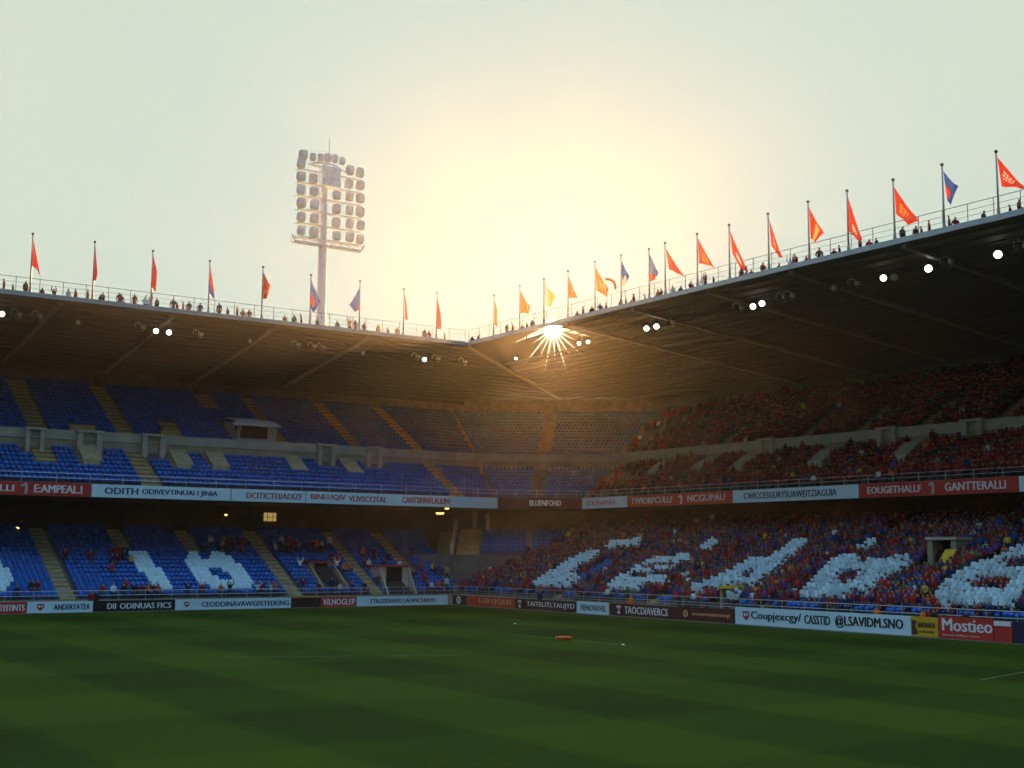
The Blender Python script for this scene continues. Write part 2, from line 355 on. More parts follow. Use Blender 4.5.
for y in (13.0, 29.4, 19.0, 39.0, 6.0):                       # pale stair ramps of the side stand's upper tier
    mb = MB(); mb.prism([(-FR_-4.2, y-.9, 13.0), (-FR_-7.3, y-.9, 14.4), (-FR_-7.3, y-.9, 15.3), (-FR_-6.2, y-.9, 15.1), (-FR_-4.2, y-.9, 13.8)], (0, 1.7, 0)); mb.build('stair_ramp', M['pale'], S_)
for x in (33.4, 24.4, 20.6, 12.0, 5.5):                         # ochre ramps on the end stand's front bank
    mb = MB(); mb.prism([(x-.9, -FL_-4.9, 13.1), (x-.9, -FL_-7.3, 14.4), (x-.9, -FL_-7.3, 15.3), (x-.9, -FL_-4.9, 13.7)], (1.8, 0, 0)); mb.build('stair_ramp', M['tan'], E_)
for x, wz, h in ((33.4, 2.4, 16.9), (24.6, 2.0, 16.9)):
    mb = MB(); mb.box((x, -FL_-9.2, h), (wz, .8, .9)); mb.build('entrance_lintel', M['ochre'], E_)
# commentary box with a sloping white hood
cb = thing('commentary_box', 'pale hooded commentary box with a dark opening among the upper seats', 'commentary box', (15.0, -15.9, 16.3))
for sx in (-1, 1): mb = MB(); mb.prism([(15+sx*2.1, -15.3, 16.3), (15+sx*2.1, -18.8, 17.6), (15+sx*2.1, -18.8, 19.0), (15+sx*1.5, -15.6, 18.7)], (.18*sx, 0, 0)); mb.build('side_wall', M['pale'], cb)
mb = MB(); mb.prism([(12.4, -15.0, 18.35), (12.9, -15.6, 18.8), (13.4, -18.9, 19.35), (16.9, -18.9, 19.35), (17.1, -15.6, 18.8), (17.8, -15.0, 18.35)], (0, 0, .16)); mb.build('hood', M['white'], cb)
mb = MB(); mb.box((15.1, -16.2, 17.5), (3.9, .2, 1.7)); mb.build('opening', M['opening'], cb)  # near-black slab stands in for the shade under the hood
mb = MB(); mb.box((13.2, -15.5, 17.45), (1.0, .15, 1.7)); mb.box((15.2, -15.45, 16.7), (4.2, .2, .7)); mb.build('front_panel', M['pale'], cb)
# lit windows and lamps below the overhang
for px, w_ in ((270, 1.4), (427, 1.5)):
    p = at(px, 517 if px < 300 else 518.5, 1, -17.3); mb = MB(); mb.box((p.x, p.y, p.z), (w_, .1, .9)); o = mb.build('window', M['window_lit'], E_); o['label'] = 'small window lit yellow'
    mb = MB()
    for k in (-1, 1): mb.box((p.x+k*.22*w_, p.y+.07, p.z), (.05, .05, .9))
    mb.box((p.x, p.y+.07, p.z), (w_, .05, .05)); mb.build('window_bar', M['darkwall'], o)
for px, py, w_, lab in ((440, 513.5, .95, 'flat amber lamp glowing under the overhang near the corner'), (447, 508.5, .5, 'small pale lamp on the balcony underside next to the amber lamp'), (226, 515, .32, 'tiny amber lamp on the concourse wall behind the empty blue seats'), (18, 528, .34, 'small orange lamp beside the leftmost stairway')):
    p = at(px, py, 1, -(7.5 if px > 230 else 16.6 if px > 100 else 14.0)); t = thing('wall_lamp', lab, 'lamp', p, 'lamps below the left overhang')
    mb = MB(); mb.tube([(p.x, p.y, p.z-.08), (p.x, p.y, p.z+.08)], [w_*.4, w_*.5], 14); mb.build('lamp_glass', M['lamp_amber'], t)
    mb = MB(); mb.tube([(p.x, p.y, p.z+.08), (p.x, p.y, p.z+.13)], w_*.55, 14); mb.bar((p.x, p.y, p.z+.1), (p.x, p.y, 10.0 if px > 230 else p.z+.4), .05); mb.build('lamp_base', M['darksteel'], t)

# ------------------------------------------------------------------ roofs
SUN = ray(553, 329.0)
def roof_hit(px, py):            # where a sight line meets the side roof's underside
    lo, hi = RR, RBR
    for _ in range(40):
        mid = (lo+hi)/2
        if at(px, py, 0, -mid).z > roof_under_r(mid): hi = mid
        else: lo = mid
    return at(px, py, 0, -lo).y, lo
# star-shaped hole added to the roof sheeting so the low sun spreads in rays
SX, SY = 553, 329.0
RAY_TIPS = [(-70, 44), (-54, 30), (-39, 50), (-25, 33), (-11, 48), (4, 34), (18, 52), (33, 32), (48, 48), (63, 30), (78, 42)]
SUN_STAR = []
for k, (a, r) in enumerate(RAY_TIPS):
    SUN_STAR.append(roof_hit(SX+r*math.sin(math.radians(a)), SY+r*math.cos(math.radians(a))))
    if k < len(RAY_TIPS)-1:
        m = math.radians((a+RAY_TIPS[k+1][0])/2); SUN_STAR.append(roof_hit(SX+9.5*math.sin(m), SY+9.5*math.cos(m)))
SUN_STAR += [roof_hit(SX+10*math.sin(math.radians(a)), SY+max(10*math.cos(math.radians(a)), -3.2)) for a in (100, 125, 150, 180, 215, 240, 262)]
SUN_HOLES = [SUN_STAR]
def roof(side):
    nm = 'side' if side else 'end'
    t = thing(nm+'_roof', 'dark ribbed roof over the crowded right stand, grey metal edge' if side else 'dark ribbed roof over the empty left stand, grey metal edge', 'roof', (-20, 40, 25) if side else (20, -15, 25), 'stadium roofs')
    R0, RB, un = (RR, RBR, roof_under_r) if side else (RL, RBL, roof_under_l)
    far = YMAX+6 if side else XMAX+6
    def P(u, s, z): return (-s, u, z) if side else (u, -s, z)
    def near(s):     # mitre
        k = (s-R0)/(RB-R0)
        return -RL-k*(RBL-RL) if side else -RR-k*(RBR-RR)
    mb = MB(); th = .06 if side else .30
    from mathutils.geometry import tessellate_polygon
    loops = [[(near(R0), R0), (far, R0), (far, RB), (near(RB), RB)]]+(SUN_HOLES if side else [])
    flat = [q for l in loops for q in l]
    for t3 in tessellate_polygon([[Vector((u, s, 0)) for u, s in l] for l in loops]):
        mb.face([P(flat[k][0], flat[k][1], un(flat[k][1])) for k in t3]); mb.face([P(flat[k][0], flat[k][1], un(flat[k][1])+th) for k in t3][::-1])
    for l in loops:
        for (u0, s0), (u1, s1) in zip(l, l[1:]+l[:1]): mb.face([P(u0, s0, un(s0)), P(u1, s1, un(s1)), P(u1, s1, un(s1)+th), P(u0, s0, un(s0)+th)])
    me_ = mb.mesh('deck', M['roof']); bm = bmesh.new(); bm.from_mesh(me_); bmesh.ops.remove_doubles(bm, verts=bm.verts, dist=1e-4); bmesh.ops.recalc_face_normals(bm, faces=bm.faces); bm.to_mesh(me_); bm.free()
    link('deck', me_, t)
    mb = MB()
    e = .16
    n0 = near(R0)+e
    for z0, z1, o0, o1 in ((un(R0)-.03, un(R0)+.17, .02, .16), (un(R0)+.2, un(R0)+.37, .02, .12)):
        mb.prism([P(n0, R0-o0, z0), P(far, R0-o0, z0), P(far, R0-o0, z1), P(n0, R0-o0, z1)], P(0, o1-o0, 0))
    mb.build('edge_trim', M['trim'], t)
    mb = MB(); s = R0+1.2
    while s < RB-.6:
        mb.bar(P(9.0 if side and s < 12 else near(s)+.3, s, un(s)-.07), P(far, s, un(s)-.07), .09, .14); s += 1.35  # purlins stop short of the added sun hole to keep its rays whole
    mb.build('purlins', M['purlin'], t)
    us = [12.5, 22.5, 32.5, 42, 53, 64, 75, 86] if side else [7.0, 17.5, 28.0, 38.5, 49, 60, 71]
    for u in us:
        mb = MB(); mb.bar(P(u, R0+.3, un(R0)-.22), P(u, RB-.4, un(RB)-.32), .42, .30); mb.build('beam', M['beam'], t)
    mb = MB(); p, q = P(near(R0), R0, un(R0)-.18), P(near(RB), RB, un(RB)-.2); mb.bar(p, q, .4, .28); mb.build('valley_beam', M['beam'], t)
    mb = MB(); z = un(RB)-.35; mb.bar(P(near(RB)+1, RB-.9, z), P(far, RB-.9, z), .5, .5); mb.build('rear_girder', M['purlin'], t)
    return t
ROOF_L, ROOF_R = roof(0), roof(1)

# railing along the roof edges
def railing(side):
    R0 = RR if side else RL; far = YMAX+6 if side else XMAX+6; n0 = -RL+.2 if side else -RR+.2
    base = Z_EDGE+.3
    t = thing('roof_railing', 'thin steel railing along the right roof edge' if side else 'thin steel railing along the left roof edge', 'railing', (-R0-.1, 30, base) if side else (30, -R0-.1, base), 'railings on the roof edge')
    def P(u, z): return (-R0-.1, u, z) if side else (u, -R0-.1, z)
    for z, r in ((1.32, .028), (.86, .016), (.45, .016)):
        mb = MB(); mb.tube([P(n0, base+z), P(far, base+z)], r, 6); mb.build('rail', M['pole'], t)
    u = n0; i = 0
    pm = MB(); pm.tube([(0, 0, 0), (0, 0, 1.36)], .03, 6); pm.box((0, 0, .03), (.14, .14, .06)); pme = pm.mesh('post', M['pole'])
    while u < far:
        p = P(u, base); o = link('post', pme, t); o.location = p; u += 2.05; i += 1
railing(0); railing(1)

# balcony and pitch-side barriers
def barrier(a, b, h, step, label, grp, loc, m, mids=(.5,)):
    t = thing('barrier', label, 'barrier', loc, grp); a, b = Vector(a), Vector(b); L = (b-a).length; d = (b-a)/L
    mb = MB()
    for k in (1.0,)+mids: mb.tube([a+Vector((0, 0, h*k)), b+Vector((0, 0, h*k))], .03, 6)
    mb.build('rail', m, t); k = 0
    mb = MB(); mb.tube([(0, 0, 0), (0, 0, h)], .03, 6); pm = mb.mesh('post', m)
    while k < L: o = link('post', pm, t); o.location = a+d*k; k += step
    return t
B_G = 'tubular barriers in front of the seats'
barrier((XMAX, -2.1, .95), (-2.2, -2.1, .95), .8, 2.4, 'low tubular barrier in front of the left stand\'s first row', B_G, (30, -2.1, .95), M['steel'])
barrier((-2.1, -3, .95), (-2.1, YMAX, .95), .85, 2.2, 'low tubular barrier in front of the right crowd\'s first row', B_G, (-2.1, 30, .95), M['steel'], (.5, .25))
barrier((XMAX, -FL_-.2, 11.22), (-9.3, -FL_-.2, 11.22), .85, 3.0, 'rail on top of the left balcony front', B_G, (30, -FL_-.2, 11.2), M['steel'])
barrier((-FR_-.2, 0, 11.22), (-FR_-.2, YMAX, 11.22), .7, 2.6, 'rail on top of the right balcony front', B_G, (-FR_-.2, 30, 11.2), M['steel'])
barrier((-9.4, -6.1, 11.22), (-17.0, -.6, 11.22), .8, 2.2, 'rail on top of the angled corner balcony', B_G, (-13, -3, 11.2), M['steel'])

# ------------------------------------------------------------------ advertising boards
BG = 'advertising boards along the pitch'; FG = 'banners on the balcony front'
UP = Vector((0, 0, 1))
def board(a, b, z0, z1, rt, material, label, texts=(), emblems=(), grp=BG, name='advertising_board', thick=.1, feet=True):
    """a -> b left to right as seen from the pitch; texts (string, x0, x1, y0, y1, ink) in fractions of the board"""
    a, b = Vector(a), Vector(b); L = (b-a).length; rt = (b-a)/L; n = rt.cross(UP); H = z1-z0
    t = thing(name, label, 'advertising board' if grp == BG else 'banner', (a+b)/2+Vector((0, 0, z0)), grp)
    mb = MB(); g = .03
    mb.prism([a+rt*g+UP*z0, b-rt*g+UP*z0, b-rt*g+UP*z1, a+rt*g+UP*z1], n*-thick); mb.build('panel', material, t)
    for s, x0, x1, y0, y1, ink in texts:
        lettering(s, a+rt*(x0*L)+UP*(z0+y0*H), rt, UP, (x1-x0)*L, (y1-y0)*H, ink, t)
    for shp, x, y, k, ms in emblems:
        plate(shp, a+rt*(x*L)+UP*(z0+y*H), rt, UP, k*H, ms, t)
    if feet:
        mb = MB()
        for q in (.12, .88): mb.prism([a+rt*(q*L)-n*thick+UP*.0, a+rt*(q*L)-n*(thick+.5), a+rt*(q*L)-n*thick+UP*(z1*.85)], rt*.06)
        mb.build('foot', M['darksteel'], t)
    return t
def edge_x(px): return at(px, 608, 1, 0).x
def edge_y(px): return at(px, 620, 0, 0).y
LB = [(-60, 27, 'ad_red', 'red board at the far left with white lettering', [('SPORTEITINTS', .50, .97, .22, .78, 'ink_white')], []),
 (27, 93, 'ad_white', 'short white board with red emblem and dark blue lettering, second from the left', [('ANDERTATEA', .40, .95, .25, .75, 'ink_navy')], [(CREST, .14, .15, .7, ('ink_red', 'ad_white'))]),
 (93, 175, 'ad_black', 'black board with white lettering below the figure 1', [('DII', .17, .27, .24, .76, 'ink_white'), ('ODINUAS FICS', .32, .95, .22, .76, 'ink_white')], []),
 (175, 291, 'ad_white', 'long white board with small red emblem and dark blue lettering on the left', [('CEODDINAVAWGFETEEKING', .22, .98, .25, .75, 'ink_navy')], [(CREST, .07, .2, .6, ('ink_red', 'ad_white'))]),
 (291, 321, 'ad_black', 'blank black board with an orange top edge on the left side', [], []),
 (321, 356.5, 'ad_red', 'short red board with white lettering between black and white boards', [('V/LNOGLEP', .05, .95, .2, .82, 'ink_white')], []),
 (356.5, 448, 'ad_white', 'white board with thin dark lettering at the end near the corner', [('TTILIZEIXAVU LAUVSCHIAVD', .14, .86, .28, .72, 'ink_black')], [])]
def ems(l): return [(s, x, y, k, [M[q] for q in ms]) for s, x, y, k, ms in l]
def txs(l): return [(s, x0, x1, y0, y1, M[i]) for s, x0, x1, y0, y1, i in l]
LSPAN = []
for p0, p1, m_, lab, tx, em in LB:
    x0, x1 = edge_x(p0), edge_x(p1)
    b = board((x0, 0, 0), (x1, 0, 0), .04, .95, (-1, 0, 0), M[m_], lab, txs(tx), ems(em)); LSPAN.append((x1, x0, lab))
    if p0 == 291:
        mb = MB(); mb.box(((x0+x1)/2, -.05, 1.0), (x0-x1-.1, .14, .09)); mb.build('top_edge', M['ad_yellow'], b)
RB_ = [(449, 466, 'ad_brown', 'dark corner board with a round white emblem', [], [(ROUND, .3, .1, .85, ('ink_white', 'ad_brown'))], .95),
 (466, 515, 'ad_orange', 'orange-red board with pale lettering right of the corner', [('I-ERVJQEEI', .28, .92, .2, .82, 'ink_orange')], [], .98),
 (515, 576.5, 'ad_brown', 'maroon board with white emblem and white lettering left of a small white board', [('TAITELITLTAUJYD', .20, .97, .2, .78, 'ink_white')], [(SHIELD, .05, .15, .7, ('ink_white', 'ad_brown'))], 1.0),
 (576.5, 609, 'ad_white', 'small white board between two maroon boards', [('FIENOVAVEL', .14, .92, .25, .75, 'ink_black')], [], 1.04),
 (609, 678, 'ad_brown', 'maroon board with square white emblem and white capitals', [('TAOCD/AVERCS', .24, .86, .22, .8, 'ink_white')], [(SHIELD, .12, .18, .65, ('ink_white', 'ad_brown'))], 1.06),
 (678, 735, 'ad_brown', 'maroon board with round emblem and small orange lettering', [('ecotencsaianoeqt', .26, .92, .32, .66, 'ink_orange')], [(ROUND, .1, .25, .5, ('ink_orange', 'ad_brown'))], 1.1),
 (735, 911, 'ad_white', 'longest white board with black lettering in front of the crowd', [('Coupjexcgy/', .105, .41, .22, .8, 'ink_black'), ('CASSTID', .43, .575, .26, .76, 'ink_black'), ('@LSAVIDM.SNO', .605, .96, .16, .84, 'ink_black')], [(CREST, .05, .2, .6, ('ink_red', 'ad_white'))], 1.3),
 (911, 938, 'ad_yellow', 'small yellow board with dark lettering', [('SABONADA', .24, .9, .46, .72, 'ink_black'), ('ocenturias', .3, .85, .2, .34, 'ink_black')], [([([(0, 0), (.5, .1), (.25, .6), (.4, .9), (0, 1)], 0)], .03, .05, .8, ('ad_brown',))], 1.3),
 (938, 993, 'ad_red', 'red board with large white slanted lettering', [('Mostieo', .08, .98, .34, .92, 'ink_white'), ('Jarorstit di Pinno / Ssoot', .08, .75, .1, .2, 'ink_white')], [], 1.4),
 (993, 1012, 'ad_red', 'short red board with a white strip along its top', [], [], 1.3),
 (1012, 1075, 'ad_navy', 'dark navy board at the far right edge', [], [], 1.3)]
RSPAN = []
for p0, p1, m_, lab, tx, em, zt in RB_:
    y0, y1 = (edge_y(p0) if p0 > 449 else .12), edge_y(p1)
    b = board((0, y0, 0), (0, y1, 0), .04, zt, (0, 1, 0), M[m_], lab, txs(tx), ems(em)); RSPAN.append((y0, y1, lab))
    if p0 == 993:
        mb = MB(); mb.box((.03, (y0+y1)/2, 1.14), (.05, y1-y0-.15, .28)); mb.build('white_strip', M['ink_white'], b)
# balcony banners
def fx(px): return at(px, 500, 1, -FL_).x
def fy(px): return at(px, 500, 0, -FR_).y
FBL = [(-70, 90, 'ad_red', 'red balcony banner at the far left with grey figure emblem and white lettering', [('BASTIANELLI', .06, .50, .25, .75, 'ink_white'), ('E:AMPEAL.I', .63, .94, .22, .82, 'ink_white')], [(FIGURE, .54, .08, .85, ('ink_grey',))]),
 (90.6, 230, 'ad_white', 'long white balcony banner with navy lettering on the left side', [('ODITH', .09, .32, .26, .78, 'ink_navy'), ('ODIVEVTINUAI I JINIA', .35, .90, .22, .74, 'ink_navy')], []),
 (230.5, 305, 'ad_white', 'white balcony banner with red lettering, right of the navy-lettered one', [('DCITICTEI/ADIZF', .2, .95, .25, .75, 'ink_red')], []),
 (305.6, 450, 'ad_white', 'white balcony banner with two groups of maroon lettering', [('BINLUQIV', .03, .26, .26, .8, 'ink_red'), ('VLIVSCCITAL', .28, .54, .24, .74, 'ink_red'), ('CANTSIFINVLALILIN', .65, .985, .26, .8, 'ink_red')], []),
 (450.6, 497, 'ad_white', 'blank pale balcony banner next to the corner', [], [])]
for p0, p1, m_, lab, tx, em in FBL:
    board((fx(p0), -FL_+.14, 0), (fx(p1), -FL_+.14, 0), 10.03, 11.19, (-1, 0, 0), M[m_], lab, txs(tx), ems(em), FG, 'balcony_banner', .1, False)
a_, b_ = Vector((-9.3, -FL_, 0))+NCH*.14, Vector((-16.92, -.28, 0))+NCH*.14
d_ = (b_-a_).normalized()
board(a_+d_*.1, b_-d_*.1, 10.03, 11.19, d_, M['ad_brown'], 'brown corner banner with white lettering on the angled balcony', [('BLUENFOHD', .38, .75, .26, .8, M['ink_white'])], [], FG, 'balcony_banner', .1, False)
FBR = [(583, 628, 'ad_white', 'small white balcony banner with maroon lettering right of the corner', [('SOUNANIA', .1, .76, .26, .72, 'ink_red')], []),
 (628.4, 733, 'ad_orange', 'orange-red balcony banner with white lettering and figure emblem', [('TWIORPCULLF', .04, .46, .24, .78, 'ink_white'), ('NCGUPAU', .6, .94, .24, .8, 'ink_white')], [(FIGURE, .51, .1, .8, ('ink_white',))]),
 (733.5, 860, 'ad_white', 'long white balcony banner with navy lettering above the crowd', [('CWICCESGURYSUAWEITZIAGUIA', .1, .84, .25, .76, 'ink_navy')], []),
 (860.5, 1020, 'ad_red', 'red balcony banner with white lettering and grey figure emblem above the crowd on the right', [('EOUGETHALLF', .06, .42, .26, .76, 'ink_white'), ('GANTTERALLI', .57, .93, .24, .8, 'ink_white')], [(FIGURE, .46, .08, .86, ('ink_grey',))]),
 (1020.5, 1110, 'ad_white', 'white balcony banner cut off by the right picture edge', [], [])]
for p0, p1, m_, lab, tx, em in FBR:
    board((-FR_+.14, fy(p0), 0), (-FR_+.14, fy(p1), 0), 10.03, 11.19, (0, 1, 0), M[m_], lab, txs(tx), ems(em), FG, 'balcony_banner', .1, False)

# ------------------------------------------------------------------ flags
FLAGS = [  # top px, outline (hoist top, fly top, fly bottom, hoist bottom), colours, pattern, label
 (33, 235, (0, 4, 9, 43, 4, 34, 0, 31), 'red', None, 'drooping red flag, first flagpole from the left'),
 (95, 243, (0, 3, 3, 30, 2, 38, -1.5, 38), 'deep', None, 'narrow furled dark red flag, second flagpole from the left'),
 (153, 252, (0, 3, 4, 20, 3.5, 41, -1, 35), 'deep', None, 'dark red flag with bulging middle, third flagpole from the left'),
 (210, 262, (0, 4, 4, 27, 5, 39, 0, 31), 'red', 'lowblue', 'narrow flag red above and blue below, left of the floodlight mast'),
 (263, 268, (0, 4, 7, 17, 4, 32, 0, 31), 'red', None, 'short red flag next to the floodlight mast on its left'),
 (311, 276, (0, 4, 9, 24, 3, 37, 0, 33), 'blue', 'redpatch', 'blue flag with red patch just left of the mast'),
 (360, 282, (0, 4, -11, 23, -5, 30, -1, 28), 'blue', 'cornerred', 'blue flag blown to the left, right of the mast'),
 (404, 290, (0, 3, 2, 12, 3.5, 31, 1, 29), 'red', None, 'very thin furled red flag, second right of the mast'),
 (437, 294, (0, 3, 3, 18, 4, 36, -1, 35), 'red', None, 'narrow red flag nearest the roof corner on the left roof'),
 (494, 296, (0, 3, 3, 14, 3.5, 31, 0, 29), 'orange', None, 'narrow orange-red flag nearest the roof corner on the right roof'),
 (520, 287, (0, 4, 10, 20, 9, 27, 0, 26), 'orange', None, 'orange flag with rounded edge left of the sun'),
 (544, 280, (0, 4, 11, 16, 6, 28, 0, 25), 'pale', 'yellowpatch', 'pale yellow and blue flag directly above the sun'),
 (568, 272, (0, 4, 9, 26, 8, 27, 0, 26), 'orange', None, 'plain orange triangular flag just right of the sun'),
 (595, 263, (0, 4, 13, 27, 11, 35, 1, 28), 'orange', 'writing', 'orange flag with yellow streaks beside the curved streamer'),
 (621, 256, (0, 4, 8, 22, 3, 31, 0, 30), 'blue', 'lowwhite', 'blue and white hanging flag right of the curved streamer'),
 (649, 250, (0, 4, 9, 23, 5, 30, 0, 32), 'blue', 'lowred', 'blue flag with red lower corner'),
 (665, 244, (0, 4, 19, 34, 8, 27, 3, 26), 'red', None, 'red pennant sweeping down to a long right tip'),
 (697, 235, (0, 3, 17, 35, 12, 31, 1, 29), 'red', 'writing', 'red flag with small yellow marks, fourth left of the white-disc flag'),
 (729, 226, (0, 4, 17, 47, 11, 46, 2, 28), 'red', 'disc', 'long red flag with a small white round mark hanging to the railing'),
 (768, 215, (0, 4, 13, 45, 9, 43, 2, 31), 'red', 'writing', 'slim red flag with yellow streaks hanging near the railing'),
 (808, 203, (0, 4, 14, 31, 5, 40, 1, 36), 'red', 'stripe', 'red flag with a diagonal yellow band'),
 (847, 192, (0, 5, 13, 51, 8, 50, 0, 40), 'red', 'disc', 'tall red flag with a white disc low on the cloth'),
 (893, 181, (0, 6, 23, 43, 12, 45, 1, 34), 'red', 'writing', 'wide red flag with pale streaked pattern left of the blue flag'),
 (942, 166, (0, 5, 14, 22, 6, 40, 3, 36), 'blue', 'redpatch', 'blue flag with red emblem on the right roof'),
 (996, 153, (0, 4, 28, 41, 20, 37, 3, 35), 'red', 'block', 'large red flag with pale lettering block at the far right')]
PATT = {None: (lambda u, v: 0, 'pale'), 'lowblue': (lambda u, v: v > .62, 'blue'), 'redpatch': (lambda u, v: u < .62 and .42 < v < .85 and u < .9-abs(v-.6)*1.6, 'red'),
 'cornerred': (lambda u, v: v > .75 and u < .4, 'deep'), 'yellowpatch': (lambda u, v: u > .3+.3*v, 'yellow'), 'writing': (lambda u, v: .25 < v < .8 and .2 < u < .75 and math.sin(v*47+u*9)*math.sin(u*31) > .25, 'yellow'),
 'lowwhite': (lambda u, v: v > .5+.25*math.sin(u*7), 'pale'), 'lowred': (lambda u, v: v > .72-.15*u, 'red'), 'disc': (lambda u, v: ((u-.55)*1.0)**2+((v-.58)*1.25)**2 < .045, 'pale'),
 'stripe': (lambda u, v: abs(u-.66) < .17 and v > .12, 'yellow'), 'block': (lambda u, v: .14 < u < .6 and .22 < v < .78 and (math.sin(v*40) > -.35 and math.sin(u*52+v*9) > -.55), 'pale')}
FLAG_U = []
for px, py, o_, colr, pat, lab in FLAGS:
    side = px > 470
    P = at(px, py, 0, -RR-.35) if side else at(px, py, 1, -RL-.35)
    base = (roof_under_r(RR+.35) if side else roof_under_l(RL+.35))+.3
    FLAG_U.append((side, P.y if side else P.x))
    mpp = proj(P)[2]/F_PX; H = P.z-base
    t = thing('flag_pole', lab+(' of the right roof' if 0 else ''), 'flag', (P.x, P.y, base), 'flags along the roof edge')
    mb = MB(); mb.tube([(P.x, P.y, base), (P.x, P.y, base+H*.35), (P.x, P.y, P.z)], [.085, .075, .055], 8); mb.tube([(P.x, P.y, base), (P.x, P.y, base+.5)], .12, 8); mb.build('pole', M['pole'], t, True)
    mb = MB(); mb.tube([(P.x, P.y, P.z-.02), (P.x, P.y, P.z+.05), (P.x, P.y, P.z+.16), (P.x, P.y, P.z+.21)], [.05, .13, .13, .05], 8); mb.build('finial', M['darksteel'], t, True)
    q = [(o_[2*i]*mpp, -o_[2*i+1]*mpp) for i in range(4)]
    fnc, c2 = PATT[pat]; NU, NV = 22, 30; ph = random.uniform(0, 6); amp = random.uniform(.10, .2)
    out = (P-CAM); out.z = 0; out.normalize(); rt = Vector((-out.y, out.x, 0)); rt = rt if rt.dot(CR) > 0 else -rt
    vs = []; fs = []; ms = []; skew = random.uniform(-.5, .5)
    for j in range(NV+1):
        for i in range(NU+1):
            u, v = i/NU, j/NV
            x = (1-v)*((1-u)*q[0][0]+u*q[1][0])+v*((1-u)*q[3][0]+u*q[2][0])
            z = (1-v)*((1-u)*q[0][1]+u*q[1][1])+v*((1-u)*q[3][1]+u*q[2][1])
            z -= .10*math.sin(u*PI)*(1-v); x += .05*math.sin(v*PI)*math.sin(ph)*u
            dep = amp*u*math.sin(6.5*u+3*v+ph)+.07*u*math.sin(15*u-6*v+ph)+skew*u*.6
            vs.append(tuple(P+rt*(x+.06)+Vector((0, 0, z))+out*dep))
    for j in range(NV):
        for i in range(NU):
            k = j*(NU+1)+i; fs.append((k, k+1, k+NU+2, k+NU+1)); ms.append(1 if fnc((i+.5)/NU, (j+.5)/NV) else 0)
    me = bpy.data.meshes.new('flag'); me.from_pydata(vs, [], fs); me.materials.append(C[colr]); me.materials.append(C[c2]); me.polygons.foreach_set('material_index', ms)
    me.polygons.foreach_set('use_smooth', [True]*len(fs)); me.update(); link('flag', me, t)
# curved streamer on a thin cane
P = at(607, 279, 0, -RR-.5); base = roof_under_r(RR+.5)+.3
t = thing('streamer', 'thin orange streamer curling over in an arc between two flags', 'streamer', (P.x, P.y, base))
mpp = proj(P)[2]/F_PX; o = (P-CAM); o.z = 0; o.normalize(); rt = Vector((-o.y, o.x, 0)); rt = rt if rt.dot(CR) > 0 else -rt
mb = MB(); pts = [P+rt*((math.sin(a)*8.5)*mpp)+Vector((0, 0, (math.cos(a)*9-9)*mpp)) for a in np.linspace(-.2, 1.75, 14)]
for a, b in zip(pts, pts[1:]): mb.bar(a, b, .05, .24)
mb.build('ribbon', C['orange'], t); mb = MB(); mb.tube([(P.x, P.y, base), P], .03, 6); mb.build('cane', M['pole'], t)

# ------------------------------------------------------------------ floodlight mast
TX, TY = -7.2, -32.0
def tp(px, py): return at(px, py, 1, TY)
ft = thing('floodlight_tower', 'tall grey floodlight mast rising behind the left roof', 'floodlight', (TX, TY, 0))
top = tp(325, 160); TX = top.x
mb = MB(); mb.tube([(TX, TY, 0), (TX, TY, 35), (TX, TY, 47), (TX, TY, top.z)], [.85, .58, .5, .30], 16); mb.build('mast', M['mast'], ft, True)
a, b = tp(293, 241), tp(360, 252)
mb = MB()
for dy, dz in ((0, 0), (-.9, 0), (0, .55), (-.9, .55)): mb.bar((a.x, TY+.5+dy, a.z+dz), (b.x, TY+.5+dy, a.z+dz), .14 if dz == 0 else .07)
mb.box(((a.x+b.x)/2, TY+.05, a.z-.1), (abs(a.x-b.x), .95, .1))
n = 9
for i in range(n+1):
    x = a.x+(b.x-a.x)*i/n
    for dy in (.5, -.4): mb.bar((x, TY+dy, a.z), (x, TY+dy, a.z+.55), .06)
for s, x in ((1, a.x), (-1, b.x)): mb.bar((x, TY+.5, a.z), (x+s*.35, TY+.5, a.z+.75), .16)
mb.build('platform', M['mast'], ft)
p = tp(327.5, 178.5); mb = MB(); mb.box((p.x, TY+1.0, p.z), (2.5, .5, 2.45)); mb.build('square_panel', M['lens'], ft)
mb = MB(); q = tp(329.5, 139); mb.tube([(q.x, TY, top.z-1), (q.x, TY, q.z)], [.09, .04], 6); mb.tube([(q.x-.25, TY, q.z-2.0), (q.x+.25, TY, q.z-2.0)], .06, 6); mb.tube([(q.x, TY, q.z-3.4), (q.x, TY, q.z-2.6)], .15, 8); mb.build('antenna', M['mast'], ft)
lens_mb, head_mb = MB(), MB()
def super_ring(w, h, y, n=16): return [(w/2*math.copysign(abs(math.cos(t))**.6, math.cos(t)), y, h/2*math.copysign(abs(math.sin(t))**.6, math.sin(t))) for t in [2*PI*i/n for i in range(n)]]
r0, r1, r2 = super_ring(1.12, 1.22, .22), super_ring(1.12, 1.22, 0), super_ring(.5, .55, -.45)
for A, B in ((r0, r1), (r1, r2)):
    for i in range(16): j = (i+1) % 16; head_mb.face([A[i], A[j], B[j], B[i]])
head_mb.face(r2); head_mb.bar((0, -.35, -.6), (0, -.35, .1), .12)
lens_mb.face(super_ring(1.04, 1.14, .20)); rr_ = super_ring(1.04, 1.14, .20); cc = super_ring(.5, .55, .30)
for i in range(16): j = (i+1) % 16; lens_mb.face([rr_[i], rr_[j], cc[j], cc[i]])
lens_mb.face(cc); lens_mb.f.pop(0); lens_mb.m.pop(0)
head_me, lens_me = head_mb.mesh('lamp_head', M['mast']), lens_mb.mesh('lens', M['lens'])
